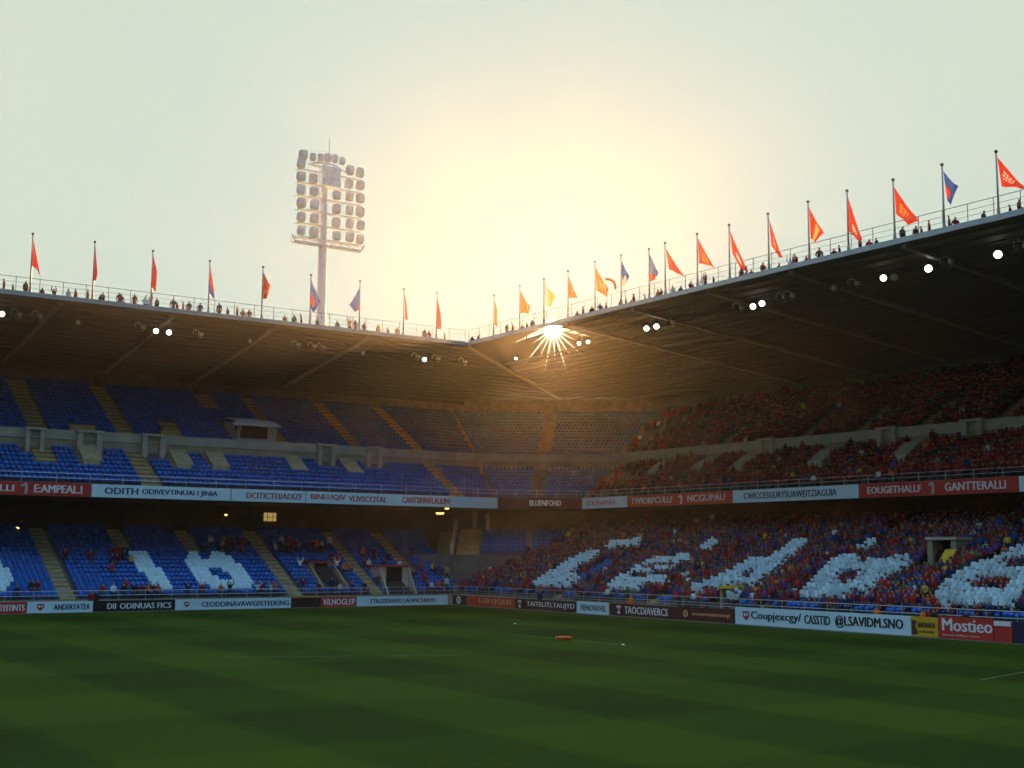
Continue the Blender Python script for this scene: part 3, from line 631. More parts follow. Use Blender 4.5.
cols = [(299, -2), (311.5, 0), (321, 2), (334, 4), (347, 5), (357.5, 7)]
rows_ = [158, 166.5, 179.5, 192.5, 206, 219.5, 233]
for r, py in enumerate(rows_):
    xs = []
    for c, (px, dy) in enumerate(cols):
        if r in (1, 2) and c in (2, 3): continue
        if r == 1 and c == 1: continue
        if r > 2 and c == 2: continue
        if r == 0: px, dy = [(301, -2), (311, 0), (318.5, 1), (325.5, 1), (332.5, 2), (340, 4)][c]
        q = tp(px, py+dy)
        sc = .8 if (r == 0 and c > 0) else 1.08
        h = link('lamp', head_me, ft); h.matrix_parent_inverse = Matrix(); h.location = (q.x-ft.location.x, .55+random.uniform(-.12, .12), q.z); h.scale = (sc*random.uniform(.94, 1.04), sc, (1.15 if sc < 1 else 1)*sc*random.uniform(.94, 1.04)); h.rotation_euler = (random.uniform(-.28, -.12), 0, random.uniform(-.25, .2))
        l = link('lens', lens_me, h); l.matrix_parent_inverse = Matrix()
        xs.append(q.x)
    if r:
        zz = tp(325, py+3).z-.62; mb = MB(); mb.bar((max(xs)+.3, TY+.3, zz), (min(xs)-.3, TY+.3, zz), .16); mb.bar((max(xs)+.3, TY-.35, zz), (min(xs)-.3, TY-.35, zz), .1)
        for x in xs: mb.bar((x, TY-.35, zz), (x, TY+.45, zz), .08)
        mb.build('cross_arm', M['mast'], ft)
mb = MB(); zz = tp(325, 166).z; mb.tube([(TX+1.9*math.cos(t), TY+1.0*math.sin(t), zz) for t in np.linspace(0, 2*PI, 17)], .12, 6)
mb.tube([(TX+2.6, TY+.4, zz-.3), (TX-3.2, TY+.4, zz-.3)], .1, 6); mb.build('ring_platform', M['mast'], ft)
mb = MB()
for dx in (-.55, .55): mb.bar((TX+dx, TY-.3, a.z), (TX+dx, TY-.3, zz), .1)
for k in range(18): mb.bar((TX-.55, TY-.3, a.z+k*.72), (TX+.55, TY-.3, a.z+k*.72), .06)
mb.build('ladder', M['mast'], ft)

# ------------------------------------------------------------------ spotlights under the roofs
SPOTS = [(2, 314, 1, 1), (14, 315, 0, .8), (35, 316.5, 0, .8), (78, 322.5, 2, .9), (138, 328, 0, .8), (156, 331, 1, 1), (169, 332.5, 1, 1), (196, 335, 0, .8), (250, 341, 2, .8), (294, 345.5, 0, .7), (310, 347, 0, .7), (319, 348, 0, .7), (363, 353, 2, .9), (414, 357.5, 0, .75), (424.5, 359.5, 1, 1), (434, 359.5, 0, .7), (461, 362.5, 0, .7),
 (516, 358.5, 1, .6), (579, 343.5, 1, .75), (588, 342, 1, .75), (646.5, 328.5, 1, 1), (656.5, 326.5, 1, 1), (668, 323.5, 0, .8), (736, 309, 0, .9), (753, 306.5, 1, 1), (762, 303.5, 1, 1), (779, 299, 0, .8), (787, 297, 0, .8), (834, 288, 2, 1), (851, 285, 0, .8), (883.5, 278, 1, 1), (894.5, 277, 2, 1.1), (928.5, 268.5, 1, 1.1), (944, 263.5, 0, 1), (998, 254.5, 1, 1.15), (1018, 248, 0, 1)]
names = {1: 'lit round spotlight', 0: 'dark unlit spotlight', 2: 'unlit glassy round spotlight'}
order = ['first', 'second', 'third', 'fourth', 'fifth', 'sixth', 'seventh', 'eighth', 'ninth', 'tenth', 'eleventh', 'twelfth', 'thirteenth', 'fourteenth', 'fifteenth', 'sixteenth', 'seventeenth', 'eighteenth', 'nineteenth', 'twentieth', 'twenty-first', 'twenty-second']
def ordinal(i): return order[i] if i < len(order) else '%dth' % (i+1)
cnt = {}
for px, py, on, k in SPOTS:
    side = px > 470; un, ax, R0, RB = (roof_under_r, 0, RR, RBR) if side else (roof_under_l, 1, RL, RBL)
    lo, hi = R0, RB            # find where the sight line runs 0.75 m below the roof
    for _ in range(40):
        mid = (lo+hi)/2; q = at(px, py, ax, -mid)
        if q.z > un(mid)-.75: hi = mid
        else: lo = mid
    p = at(px, py, ax, -lo); s_ = lo
    key = (side, on); cnt[key] = cnt.get(key, 0)+1
    lab = '%s under the %s roof, %s of these from the left' % (names[on], 'right' if side else 'left', ordinal(cnt[key]-1))
    t = thing('spotlight', lab, 'spotlight', p, 'spotlights under the roof'); d = (CAM+Vector((-8, -25, 0))-p).normalized(); r = .28*k
    q2 = p-d*.55*k
    mb = MB(); mb.tube([p-d*.6*k, p-d*.5*k, p-d*.1*k, p+d*.02], [r*.35, r*.75, r*1.02, r*1.08], 18); mb.build('housing', M['darksteel'], t, True)
    mb = MB(); mb.tube([p+d*.025, p+d*.05, p+d*.09], [r*.88, r*.82, r*.45], 18); mb.build('lens', M['lamp_on'] if on == 1 else M['lamp_off'] if on == 2 else M['darksteel'], t, True)
    mb = MB(); zt = un(s_)-.05
    sdv = Vector((-d.y, d.x, 0)).normalized()
    for sg in (-1, 1): mb.bar(p+sdv*(sg*r*1.15)-d*.2, p+sdv*(sg*r*1.15)-d*.2+Vector((0, 0, .45)), .06)
    mb.bar(p-sdv*r*1.15-d*.2+Vector((0, 0, .45)), p+sdv*r*1.15-d*.2+Vector((0, 0, .45)), .07)
    mb.bar(p-d*.2+Vector((0, 0, .45)), (p.x-d.x*.2, p.y-d.y*.2, zt), .08)
    if on == 0: mb.box(p+sdv*.5+Vector((0, 0, .1)), (.35, .3, .3)); mb.box(p+sdv*.45-Vector((0, 0, .25)), (.25, .05, .08))
    mb.build('bracket', M['steel'] if on == 0 else M['darksteel'], t)

# ------------------------------------------------------------------ people and seats
def skin_body(nodes, edges, radii, sub, ratio=None):
    me = bpy.data.meshes.new('b'); me.from_pydata(nodes, edges, []); o = bpy.data.objects.new('b', me); COL.objects.link(o)
    m = o.modifiers.new('s', 'SKIN'); m.use_smooth_shade = True
    for i, v in enumerate(me.skin_vertices[0].data): v.radius = (radii[i], radii[i]*.9); v.use_root = i == 0
    if sub: s = o.modifiers.new('d', 'SUBSURF'); s.levels = sub; s.render_levels = sub
    if ratio: d = o.modifiers.new('x', 'DECIMATE'); d.ratio = ratio
    dg = bpy.context.evaluated_depsgraph_get(); r = bpy.data.meshes.new_from_object(o.evaluated_get(dg))
    bpy.data.objects.remove(o); bpy.data.meshes.remove(me); return r
def body_nodes(pose):
    """node list: 0 pelvis, 1 spine, 2 chest, 3 neck, 4 head, 5 crown, arms, legs"""
    if pose.startswith('sit'):
        h = .52; N = [(0, 0, h), (0, -.04, h+.22), (0, -.02, h+.44), (0, .01, h+.58), (0, .03, h+.70), (0, .03, h+.80)]
    else:
        h = .95; N = [(0, 0, h), (0, -.01, h+.22), (0, 0, h+.46), (0, .02, h+.60), (0, .03, h+.72), (0, .03, h+.82)]
    E = [(0, 1), (1, 2), (2, 3), (3, 4), (4, 5)]; R = [.15, .135, .155, .06, .105, .085]
    z = N[2][2]
    for s in (-1, 1):
        k = len(N)
        if pose.endswith('cheer'): arm = [(s*.2, 0, z+.04), (s*.33, .05, z+.24), (s*.26, .08, z+.52), (s*.25, .09, z+.62)]
        elif pose.endswith('card'): arm = [(s*.19, 0, z+.04), (s*.27, .1, z-.2), (s*.2, .36, z-.02), (s*.17, .42, z+.02)]
        elif pose == 'stand': arm = [(s*.2, 0, z+.04), (s*.27, -.02, z-.26), (s*.27, .05, z-.52), (s*.26, .07, z-.62)]
        else: arm = [(s*.19, 0, z+.04), (s*.26, .05, z-.24), (s*.14, .28, z-.34), (s*.09, .34, z-.35)]
        N += arm; R += [.085, .055, .042, .045]; E += [(2, k), (k, k+1), (k+1, k+2), (k+2, k+3)]
    for s in (-1, 1):
        k = len(N)
        if pose.startswith('sit'): leg = [(s*.1, .04, h-.01), (s*.12, .43, h+.0), (s*.12, .44, .09), (s*.13, .58, .05)]
        else: leg = [(s*.1, 0, h-.06), (s*.11, .03, .5), (s*.12, 0, .09), (s*.13, .14, .05)]
        N += leg; R += [.105, .075, .05, .04]; E += [(0, k), (k, k+1), (k+1, k+2), (k+2, k+3)]
    return N, E, R
def face_class(c, N):
    """which clothing region a face centre belongs to: 0 shirt, 1 skin, 2 hair, 3 trousers"""
    zt = N[4][2]
    if c.z > zt-.09 and abs(c.x) < .16:
        return 2 if (c.z > zt+.06 or (c.y < .0 and c.z > zt-.04)) else 1
    segs = [((0, 1), 0), ((1, 2), 0), ((2, 3), 0), ((6, 7), 0), ((7, 8), 0), ((8, 9), 1), ((10, 11), 0), ((11, 12), 0), ((12, 13), 1), ((14, 15), 3), ((15, 16), 3), ((16, 17), 2), ((18, 19), 3), ((19, 20), 3), ((20, 21), 2), ((0, 14), 3), ((0, 18), 3)]
    best, bc = 9, 0
    for (a, b), k in segs:
        A, B = Vector(N[a]), Vector(N[b]); t = max(0, min(1, (c-A).dot(B-A)/max((B-A).length_squared, 1e-6))); d = (c-(A+(B-A)*t)).length
        if d < best: best, bc = d, k
    return bc
BODY, LOW = {}, {}
for pose in ('sit', 'sit_cheer', 'sit_card', 'stand', 'stand_cheer'):
    N, E_s, R = body_nodes(pose)
    me = skin_body(N, E_s, R, 1); me.name = 'person_body'
    for m_ in ('shirt', 'skin', 'hair', 'trousers'): me.materials.append(M[m_])
    cl = [face_class(p.center, N) for p in me.polygons]; me.polygons.foreach_set('material_index', cl); me.polygons.foreach_set('use_smooth', [True]*len(cl)); BODY[pose] = me
    lo = skin_body(N, E_s, R, 0); lcl = [face_class(p.center, N) for p in lo.polygons]
    LOW[pose] = (np.array([v.co[:] for v in lo.vertices]), [tuple(p.vertices) for p in lo.polygons], np.array(lcl)); bpy.data.meshes.remove(lo)
def add_person(p, rz, shirt, pose, label, group, sc=1.0):
    o = link('person', BODY[pose]); o.location = p; o.rotation_euler.z = rz; o.scale = (sc,)*3; o.color = tuple(shirt)+(1,)
    return tag(o, label, 'person', group)
def scatter(name, protos, items, material, label, cat, attr=True):
    """ONE mesh: items (proto key, x, y, z, rz, scale, shirt colour)"""
    vs, fs_loops, fs_tot, cols = [], [], [], []; base = 0
    skinc = np.array([(.17, .09, .06), (.22, .12, .08), (.10, .05, .03)]); hairc = np.array([(.03, .02, .015), (.08, .05, .03), (.02, .02, .02), (.15, .09, .04)]); trc = np.array([(.03, .035, .06), (.02, .02, .02), (.08, .07, .06)])
    flat = {}
    for k, (v, f, c) in protos.items():
        flat[k] = (v, np.concatenate([np.array(q) for q in f]), np.array([len(q) for q in f]), c)
    for key, x, y, z, rz, s, col in items:
        v, lp, tot, cl = flat[key]; co, si = math.cos(rz), math.sin(rz); w = np.empty_like(v)
        w[:, 0] = (v[:, 0]*co-v[:, 1]*si)*s+x; w[:, 1] = (v[:, 0]*si+v[:, 1]*co)*s+y; w[:, 2] = v[:, 2]*s+z
        vs.append(w); fs_loops.append(lp+base); fs_tot.append(tot); base += len(v)
        if attr:
            pal = np.ones((4, 4)); pal[0, :3] = col; pal[1, :3] = skinc[RNG.integers(3)]; pal[2, :3] = hairc[RNG.integers(4)]; pal[3, :3] = trc[RNG.integers(3)]
            cols.append(pal[cl])
    vs = np.concatenate(vs); lp = np.concatenate(fs_loops); tot = np.concatenate(fs_tot)
    me = bpy.data.meshes.new(name); me.vertices.add(len(vs)); me.vertices.foreach_set('co', vs.astype(np.float32).ravel())
    me.loops.add(len(lp)); me.loops.foreach_set('vertex_index', lp.astype(np.int32)); me.polygons.add(len(tot))
    me.polygons.foreach_set('loop_start', np.concatenate([[0], np.cumsum(tot)[:-1]]).astype(np.int32)); me.polygons.foreach_set('loop_total', tot.astype(np.int32))
    me.update(calc_edges=True); me.validate()
    if attr:
        a = me.attributes.new('cloth_colour', 'FLOAT_COLOR', 'FACE'); a.data.foreach_set('color', np.concatenate(cols).astype(np.float32).ravel())
    me.materials.append(material)
    return tag(link(name, me), label, cat, None, 'stuff')

# seat: moulded back shell, tipped-up pan, leg
mb = MB(); nx, nz = 4, 3; W, D0 = .41, .10
gr = {}
for side_, off in ((0, 0.0), (1, -.035)):
    for i in range(nx+1):
        for j in range(nz+1):
            u, v = i/nx*2-1, j/nz
            w = W/2*(1-.22*max(0, v-.55)**1.0*abs(u)*1.2); x = u*w; z = .38+.38*v-(.07*abs(u)**3 if j == nz else 0); y = -.16-.10*v+.05*u*u+off
            gr[side_, i, j] = (x, y, z)
for i in range(nx):
    for j in range(nz):
        mb.face([gr[0, i, j], gr[0, i+1, j], gr[0, i+1, j+1], gr[0, i, j+1]]); mb.face([gr[1, i, j], gr[1, i, j+1], gr[1, i+1, j+1], gr[1, i+1, j]])
    mb.face([gr[0, i, nz], gr[0, i+1, nz], gr[1, i+1, nz], gr[1, i, nz]])
for j in range(nz):
    for i in (0, nx): mb.face([gr[0, i, j], gr[1, i, j], gr[1, i, j+1], gr[0, i, j+1]])
mb.box((0, -.03, .50), (.37, .06, .30), rx=.18); mb.box((0, -.12, .2), (.1, .08, .4))
SEAT = mb.mesh('seat', M['seat_blue']); SEAT_W = SEAT.copy(); SEAT_W.materials.clear(); SEAT_W.materials.append(M['seat_white'])
SEAT_P = {'s': (np.array([v.co[:] for v in SEAT.vertices]), [tuple(p.vertices) for p in SEAT.polygons], np.zeros(len(SEAT.polygons), int))}

DIGIT_1 = [[(125, 551), (144, 551), (176, 589), (156, 589)]]
DIGIT_8 = [[(186, 554), (196, 550), (200, 559), (209, 559), (212, 551), (222, 551), (241, 566), (255, 582), (250, 589), (216, 589), (197, 581), (187, 563)], [(208, 569), (217, 567), (230, 574), (230, 581), (221, 581)]]
DIGIT_0 = [[(-40, 560), (-12, 553), (0, 561), (13, 577), (11, 585), (0, 592), (-25, 592), (-45, 580)], [(-30, 568), (-18, 566), (-8, 575), (-14, 582), (-28, 578)]]
LETTERS = [('the first letter', [[(528, 584), (548, 572), (583, 552), (600, 551.5), (587, 561), (567, 572), (578, 574), (577, 584), (547, 587)]]), ('the bar over letter one', [[(600, 549), (612, 540), (642, 538.5), (637, 545.5)]]),
 ('the letter E', [[(604, 586), (628, 571), (650, 559), (690, 553.5), (692, 558), (680, 562), (668, 564), (668, 570), (641, 572), (637, 576), (668, 576), (666, 582), (641, 584), (634, 589), (612, 589)], [(645, 565), (672, 562), (668, 566), (640, 568.5)], [(632, 574), (660, 571.5), (655, 576), (628, 577.5)]]), ('the mark over the letter E', [[(699, 547), (712, 538), (718, 540), (707, 550)]]),
 ('the letter A', [[(683, 588), (722, 574), (750, 558.5), (770, 556), (783, 549), (790, 541), (811, 538), (794, 553), (786, 559), (760, 580), (741, 588), (733, 599), (719, 598), (722, 586), (696, 591)], [(738.5, 575), (753, 568.5), (752, 575.5), (742, 577.5)]]),
 ('letter four', [[(799, 595), (818, 575), (830, 560), (843, 555), (855, 555), (858, 561), (915, 555), (913, 562), (873, 583), (843, 596), (817, 597)], [(835, 577.5), (842, 570), (866, 572.5), (851, 582), (839, 584)]]), ('the mark over letter four', [[(853, 548), (868, 539), (878, 539), (875, 544), (860, 551)]]),
 ('the far-right figure', [[(937, 598), (940, 582), (953, 570), (980, 561), (998, 557), (1014, 548), (1030, 538), (1060, 530), (1070, 545), (1060, 560), (1045, 580), (1024, 594), (1003, 605), (942, 604)], [(968, 580), (977, 577.5), (1010, 578.5), (1006, 589.5), (976, 590)], [(1002, 560), (1030, 556), (1030, 567.5), (1006, 567)]])]
BLUE_PATCH = [(572, 573), (604, 554), (618, 553), (585, 577)]
def inside(p, polys):
    x, y, w = proj(p)
    return in_poly(x, y, polys[0]) and not any(in_poly(x, y, h) for h in polys[1:])
def beside(spans, u):
    for a, b, l in spans:
        if a <= u <= b: return SHORT[l]
    return 'outermost board'
SHORT = dict(zip([q[2] for q in LSPAN]+[q[2] for q in RSPAN], ['red far-left board', 'short white board', 'black board', 'long white board', 'blank black board', 'short red board', 'white corner board',
 'dark corner board', 'orange-red board', 'first maroon board', 'small white board', 'second maroon board', 'third maroon board', 'longest white board', 'yellow board', 'red slanted-lettering board', 'white-striped red board', 'navy board']))
blue, white = [], []
def in_view(p, mx=160): x, y, w = proj(p); return -mx < x < 1024+mx
# end stand, lower rows
for i, (s, z) in enumerate(ROW_LL):
    x = XMAX-1
    while x > -2.3-.18*(s-2.6):
        x -= .455
        if blocked(x, i, AISLE_LL, .86): continue
        if 9.3 < x < 12.5 and 1 <= i <= 7 and not (i > 5 and x < 10): continue
        if 2.3 < x < 5.9 and 0 <= i <= 5: continue
        p = (x, -(s+.46), z); c = (x, -(s+.60), z+.62)
        if not in_view(p): continue
        d = next((n for n, q in (('1', DIGIT_1), ('8', DIGIT_8), ('0', DIGIT_0)) if inside(c, q)), None)
        (white if d else blue).append((p, i, d))
blue.sort(key=lambda q: proj(q[0])[2]-(0 if 0 < proj(q[0])[0] < 1024 else -500))
PEOPLE_SEATS = []          # seats taken in the end stand get a person
rest = []
taken = set()
def end_taken(x, i):
    px = proj((x, -(ROW_LL[i][0]+.5), ROW_LL[i][1]+.7))[0]
    if i == 0: return random.random() < (.15 if px < 90 else .35)
    if i == 1: return random.random() < .10
    d = .008
    if 110 < px < 152 and 7 <= i <= 10: d = .5
    if 180 < px < 245 and 10 <= i <= 12: d = .35
    if 275 < px < 330 and 10 <= i <= 11: d = .5
    if 330 < px < 470 and i < 10: d = .12
    if 350 < px < 372 and i < 6: d = .25
    return random.random() < d
n_ind = 0
for p, i, d in blue:
    if end_taken(p[0], i) and len(PEOPLE_SEATS) < 100: PEOPLE_SEATS.append((p, i)); rest.append(('s', *p, 0, 1, (0, 0, 0))); continue
    if n_ind < 125:
        o = link('stadium_seat', SEAT); o.location = p; n_ind += 1
        tag(o, 'empty blue seat, %s row of left stand, behind %s' % (ordinal(i), beside(LSPAN, p[0])), 'seat', 'empty blue seats of the left stand')
    else: rest.append(('s', *p, 0, 1, (0, 0, 0)))
wname = {'1': 'the figure 1', '8': 'the round figure beside the 1', '0': 'the white shape at the left edge'}
white.sort(key=lambda q: -proj(q[0])[0])
nw = 0; wrest = []
for p, i, d in white:
    o = link('stadium_seat', SEAT_W); o.location = p; o.scale = (1.1, 1.1, 1.12); nw += 1
    tag(o, 'white seat, %s row of left stand, part of %s' % (ordinal(i), wname[d]), 'seat', 'white seats forming figures')
scatter('lower_seats', SEAT_P, rest, M['seat_blue'], 'rows of empty blue seats in the lower tier of the left stand', 'seats', False)
ups = []
for rows, off, ais in ((ROW_U1, 'U1', AISLE_U1L), (ROW_U2, 'U2', AISLE_U2L)):
    for i, (t_, z) in enumerate(rows):
        x = XMAX-1; e = path(t_)[1][0]+.4
        while x > e:
            x -= .5
            if blocked(x, i, ais, 1.0) or not in_view((x, -FL_-t_, z)): continue
            if rows is ROW_U2 and 12.6 < x < 17.8 and i < 5: continue
            if rows is ROW_U1 and i > 5 and any(abs(x-h) < 1.3 for h in (38.3, 33.2, 26.9, 8.0, 2.2)): continue
            ups.append(('s', x, -(FL_+t_+.5), z, 0, 1, (0, 0, 0)))
        a, b = [Vector((*q, z)) for q in path(t_+.5)[1:3]]; L = (b-a).length; k = .5
        while k < L-.4:
            q = a+(b-a)*(k/L); k += .5
            if abs(k-L/2) > .8: ups.append(('s', q.x, q.y, z, math.atan2(NCH.y, NCH.x)-PI/2, 1, (0, 0, 0)))
for s, z in ROW_CB[:6]:
    a = 2.1
    while a < 15.5:
        if int((a-2.1)/.55) % 9 != 8: q = cpt(a, s+.5, z); ups.append(('s', *q, math.atan2(NCH.y, NCH.x)-PI/2, 1, (0, 0, 0)))
        a += .55
scatter('upper_seats', SEAT_P, ups, M['seat_blue'], 'rows of empty blue seats in the upper tier and the corner block', 'seats', False)

# crowd of the side stand
PAL = {'red': (.33, .018, .012), 'dark red': (.15, .010, .009), 'orange': (.5, .13, .03), 'navy blue': (.014, .026, .10), 'blue': (.018, .06, .25), 'white': (.55, .58, .6), 'black': (.02, .02, .022), 'purple': (.12, .04, .16), 'yellow': (.5, .34, .05), 'green': (.05, .12, .05)}
def pick(w):
    k = random.choices(list(w), list(w.values()))[0]; return k
W_LOW = {'red': 28, 'dark red': 28, 'navy blue': 18, 'blue': 11, 'purple': 12, 'black': 8, 'orange': 2.5, 'white': 2.2, 'yellow': 2.0, 'green': 1.5}
W_BLUE = {'red': 18, 'dark red': 18, 'navy blue': 24, 'blue': 16, 'purple': 14, 'black': 8, 'orange': 2, 'white': 2, 'yellow': 1}
W_UP = {'red': 34, 'dark red': 58, 'orange': 1.5, 'black': 5, 'navy blue': 1.5, 'blue': .4, 'white': .6, 'yellow': .4}
W_UPF = {'red': 44, 'dark red': 42, 'orange': 2.5, 'black': 5, 'navy blue': 4, 'blue': 2.0, 'white': 1.2, 'yellow': .6}
def jit(c): k = random.uniform(.75, 1.25); return tuple(min(.8, v*k*random.uniform(.9, 1.1)) for v in c)
low_people, up_people, cards, side_seats = [], [], [], []
for i, (s, z) in enumerate(ROW_RL):
    y = right_end(s)+.3
    while y < YMAX-1:
        y += .46
        if blocked(y, i, AISLE_LR, .55): continue
        p = (-(s+.36+random.uniform(-.07, .07)), y+random.uniform(-.1, .1), z+random.uniform(-.06, .05))
        if not in_view(p): continue
        if abs(y-36.0) < .95 and 0 <= i <= 3: continue
        if abs(y-49.6) < 1.6 and 10 <= i <= 13: continue
        c = (-(s-.05), y, z+1.08); x_, y_, _w = proj(c)
        lt = next((n for n, q in LETTERS if all(inside((c[0], c[1], c[2]+dz), q) for dz in (-.02, .07))), None)
        if lt: cards.append((p, c, i, lt)); low_people.append((p, i, y, 'white', 'sit_card', 1)); continue
        if in_poly(x_, y_, BLUE_PATCH): side_seats.append(('s', *p, -PI/2, 1, (0, 0, 0))); continue
        if i == 0 and random.random() < .72: side_seats.append(('s', *p, -PI/2, 1, (0, 0, 0))); continue
        if random.random() > .95: side_seats.append(('s', *p, -PI/2, 1, (0, 0, 0))); continue
        pose = random.choices(['sit', 'sit_cheer', 'stand'], [.94, .03, .03])[0]
        nearw = W_BLUE if (x_ < 640 and y_ < 585 and y_ > 555 and x_ > 545) or random.random() < .25 else W_LOW
        low_people.append((p, i, y, pick(nearw), pose, 0))
scatter('side_seats', SEAT_P, side_seats, M['seat_blue'], 'empty blue seats scattered among the right crowd', 'seats', False)
cards.sort(key=lambda q: proj(q[1])[2]+(500 if proj(q[1])[0] > 1020 else 0))
# card: slightly bowed sheet with rounded corners, held in front of the chest
mb = MB(); n = 12
for sgn, yo in ((1, .02), (-1, -.02)):
    ring = [(.232*math.copysign(abs(math.cos(t))**.55, math.cos(t)), yo-.06*math.cos(t)**2, .29*math.copysign(abs(math.sin(t))**.55, math.sin(t))) for t in [2*PI*k/n for k in range(n)]]
    mid = (0, yo+.03, 0)
    for k in range(n): mb.face([ring[k], ring[(k+1) % n], mid])
    if sgn == 1: keep = ring
    else:
        for k in range(n): j = (k+1) % n; mb.face([keep[k], keep[j], ring[j], ring[k]])
CARD = mb.mesh('card', M['card']); CARD_P = {'c': (np.array([v.co[:] for v in CARD.vertices]), [tuple(p.vertices) for p in CARD.polygons], np.zeros(len(CARD.polygons), int))}
crest = []
for k, (p, c, i, lt) in enumerate(cards):
    rz = -PI/2+random.uniform(-.22, .22); loc = (c[0]+random.uniform(-.04, .04), c[1]+random.uniform(-.03, .03), c[2]+random.uniform(-.05, .05))
    if k < 300:
        o = link('raised_card', CARD); o.location = loc; o.rotation_euler = (random.uniform(-.3, .1), random.uniform(-.12, .12), rz); o.scale = (random.uniform(.95, 1.08),)*3
        tag(o, 'white card in the %s row of right crowd, part of %s' % (ordinal(i), lt), 'card', 'white cards forming letters in the crowd')
    else: crest.append(('c', *loc, rz, 1, (0, 0, 0)))
if crest: scatter('raised_cards', CARD_P, crest, M['card'], 'white cards forming the letters farther along the right crowd', 'cards', False)
low_people.sort(key=lambda q: proj(q[0])[2]+(500 if not 0 < proj(q[0])[0] < 1015 else 0)+(60 if q[5] else 0))
items = []
N_IND = 110
for k, (p, i, y, cn, pose, hid) in enumerate(low_people):
    rz = -PI/2+random.uniform(-.25, .25); sc = random.uniform(.93, 1.06)
    if k < N_IND and not hid:
        lab = 'spectator in %s, %s row of right stand, behind %s' % (cn, ordinal(i), beside(RSPAN, y))
        add_person(p, rz, jit(PAL[cn]), pose, lab, 'spectators in the front rows of the right stand', sc)
    else: items.append((pose, *p, rz, sc, jit(PAL[cn])))
scatter('lower_crowd', LOW, items, M['crowd'], 'dense crowd in red, blue and dark clothes in the lower right stand', 'crowd')
items = []
for rows, ais, W_ in ((ROW_U1, AISLE_U1R, W_UPF), (ROW_U2, AISLE_U2R, W_UP)):
    for i, (t_, z) in enumerate(rows):
        y = path(t_)[2][1]
        while y < YMAX-1:
            y += .46
            if blocked(y, i, ais, 1.12): continue
            if rows is ROW_U1 and i > 6 and any(abs(y-h) < 1.2 for h in (20.5, 35.5, 44.5)): continue
            p = (-(FR_+t_+.42+random.uniform(-.08, .08)), y+random.uniform(-.12, .12), z+random.uniform(-.07, .05))
            if not in_view(p) or random.random() > .955: continue
            if random.random() > .25+.75*min(1, max(0, (y+2)/9)): continue
            items.append((random.choices(['sit', 'sit_cheer', 'stand'], [.86, .05, .09])[0], *p, -PI/2+random.uniform(-.3, .3), random.uniform(.93, 1.06), jit(PAL[pick(W_)])))
scatter('upper_crowd', LOW, items, M['crowd'], 'red-clad crowd filling the upper tier of the right stand', 'crowd')
# spectators in the end stand
for p, i in PEOPLE_SEATS:
    cn = pick({'red': 22, 'dark red': 14, 'black': 22, 'white': 14, 'orange': 8, 'navy blue': 12, 'yellow': 4})
    lab = 'spectator in %s, %s row of left stand, behind %s' % (cn, ordinal(i), beside(LSPAN, p[0]))
    add_person((p[0], p[1]+.1, p[2]), random.uniform(-.3, .3), jit(PAL[cn]), random.choice(['sit', 'sit', 'sit', 'sit', 'stand', 'stand', 'sit_cheer']), lab, 'spectators scattered in the left stand', random.uniform(.93, 1.05))
# people on the roof edge
def roof_person(px, dback, cn):
    side = px > 470
    ye = 343.5+(px-472)*-.2348-3 if side else 289+px*.1165
    q = at(px, ye, 0, -RR-dback) if side else at(px, ye, 1, -RL-dback)
    z = (roof_under_r(RR+dback) if side else roof_under_l(RL+dback))+.3
    u = q.y if side else q.x
    fl = sorted(v for sd, v in FLAG_U if sd == side); n = sum(1 for v in fl if (v < u if side else v > u))
    lab = 'person in %s behind the %s roof railing, ' % (cn, 'right' if side else 'left')
    lab += ('before the first flag' if n == 0 else 'past the last flag' if n == len(fl) else 'past the %s flag' % ordinal(n-1))+' from the '+('corner' if side else 'left')
    add_person((q.x, q.y, z), random.uniform(-2.6, .6), jit(PAL[cn]), random.choice(['stand']*9+['stand_cheer']) if dback > 2 else 'sit', lab, 'people behind the roof railing', random.uniform(.95, 1.08))
RP = [3, 13, 24, 41, 53, 68, 76, 88, 101, 103, 118, 121, 133, 145, 149, 156, 172, 176, 183, 190, 200, 218, 228, 236, 243, 250, 285, 294, 302, 318, 337, 350, 355, 365, 377, 388, 397, 424, 430, 446, 473, 480,
 508, 514, 522, 527, 533, 578, 584, 592, 601, 606, 619, 627, 635, 645, 657, 660, 672, 682, 690, 703, 706, 715, 740, 746, 752, 762, 778, 789, 796, 806, 818, 833, 838, 861, 870, 875, 904, 917, 922, 930, 950, 957, 985, 1011, 1019]
for px in RP:
    roof_person(px+random.uniform(-1.5, 1.5), random.choice([1.5, 2.2, 2.6, 3.0, 3.3]), random.choices(['black', 'dark red', 'red', 'navy blue', 'orange', 'white'], [30, 26, 16, 12, 8, 5])[0])
# stewards and others by the pitch
def by_pitch(px, py_feet, ax, s, cn, pose, lab, rz, z=0.0):
    q = at(px, py_feet, ax, -s); add_person((q.x, q.y, z), rz, PAL[cn] if cn != 'orange' else (.7, .2, .03), pose, lab, 'people standing beside the pitch')
by_pitch(877, 620, 0, 1.2, 'orange', 'stand', 'steward in an orange vest standing behind the longest white board', -1.2)
by_pitch(631, 605, 0, 1.3, 'orange', 'stand', 'steward in an orange vest behind the maroon boards near the middle', -1.6)
by_pitch(923, 620, 0, 1.1, 'orange', 'stand', 'steward in orange behind the small yellow board', -1.9)
by_pitch(929, 620, 0, 1.3, 'red', 'stand', 'person in red beside the steward behind the small yellow board', -1.4)
by_pitch(934, 622, 0, 1.2, 'black', 'stand', 'dark-clothed person right of the people behind the small yellow board', -1.5)
by_pitch(966, 622, 0, .9, 'black', 'stand', 'person in black standing behind the red board with slanted lettering', -1.5)
by_pitch(91, 600, 1, 1.2, 'red', 'stand', 'person in red standing behind the black board', .2)
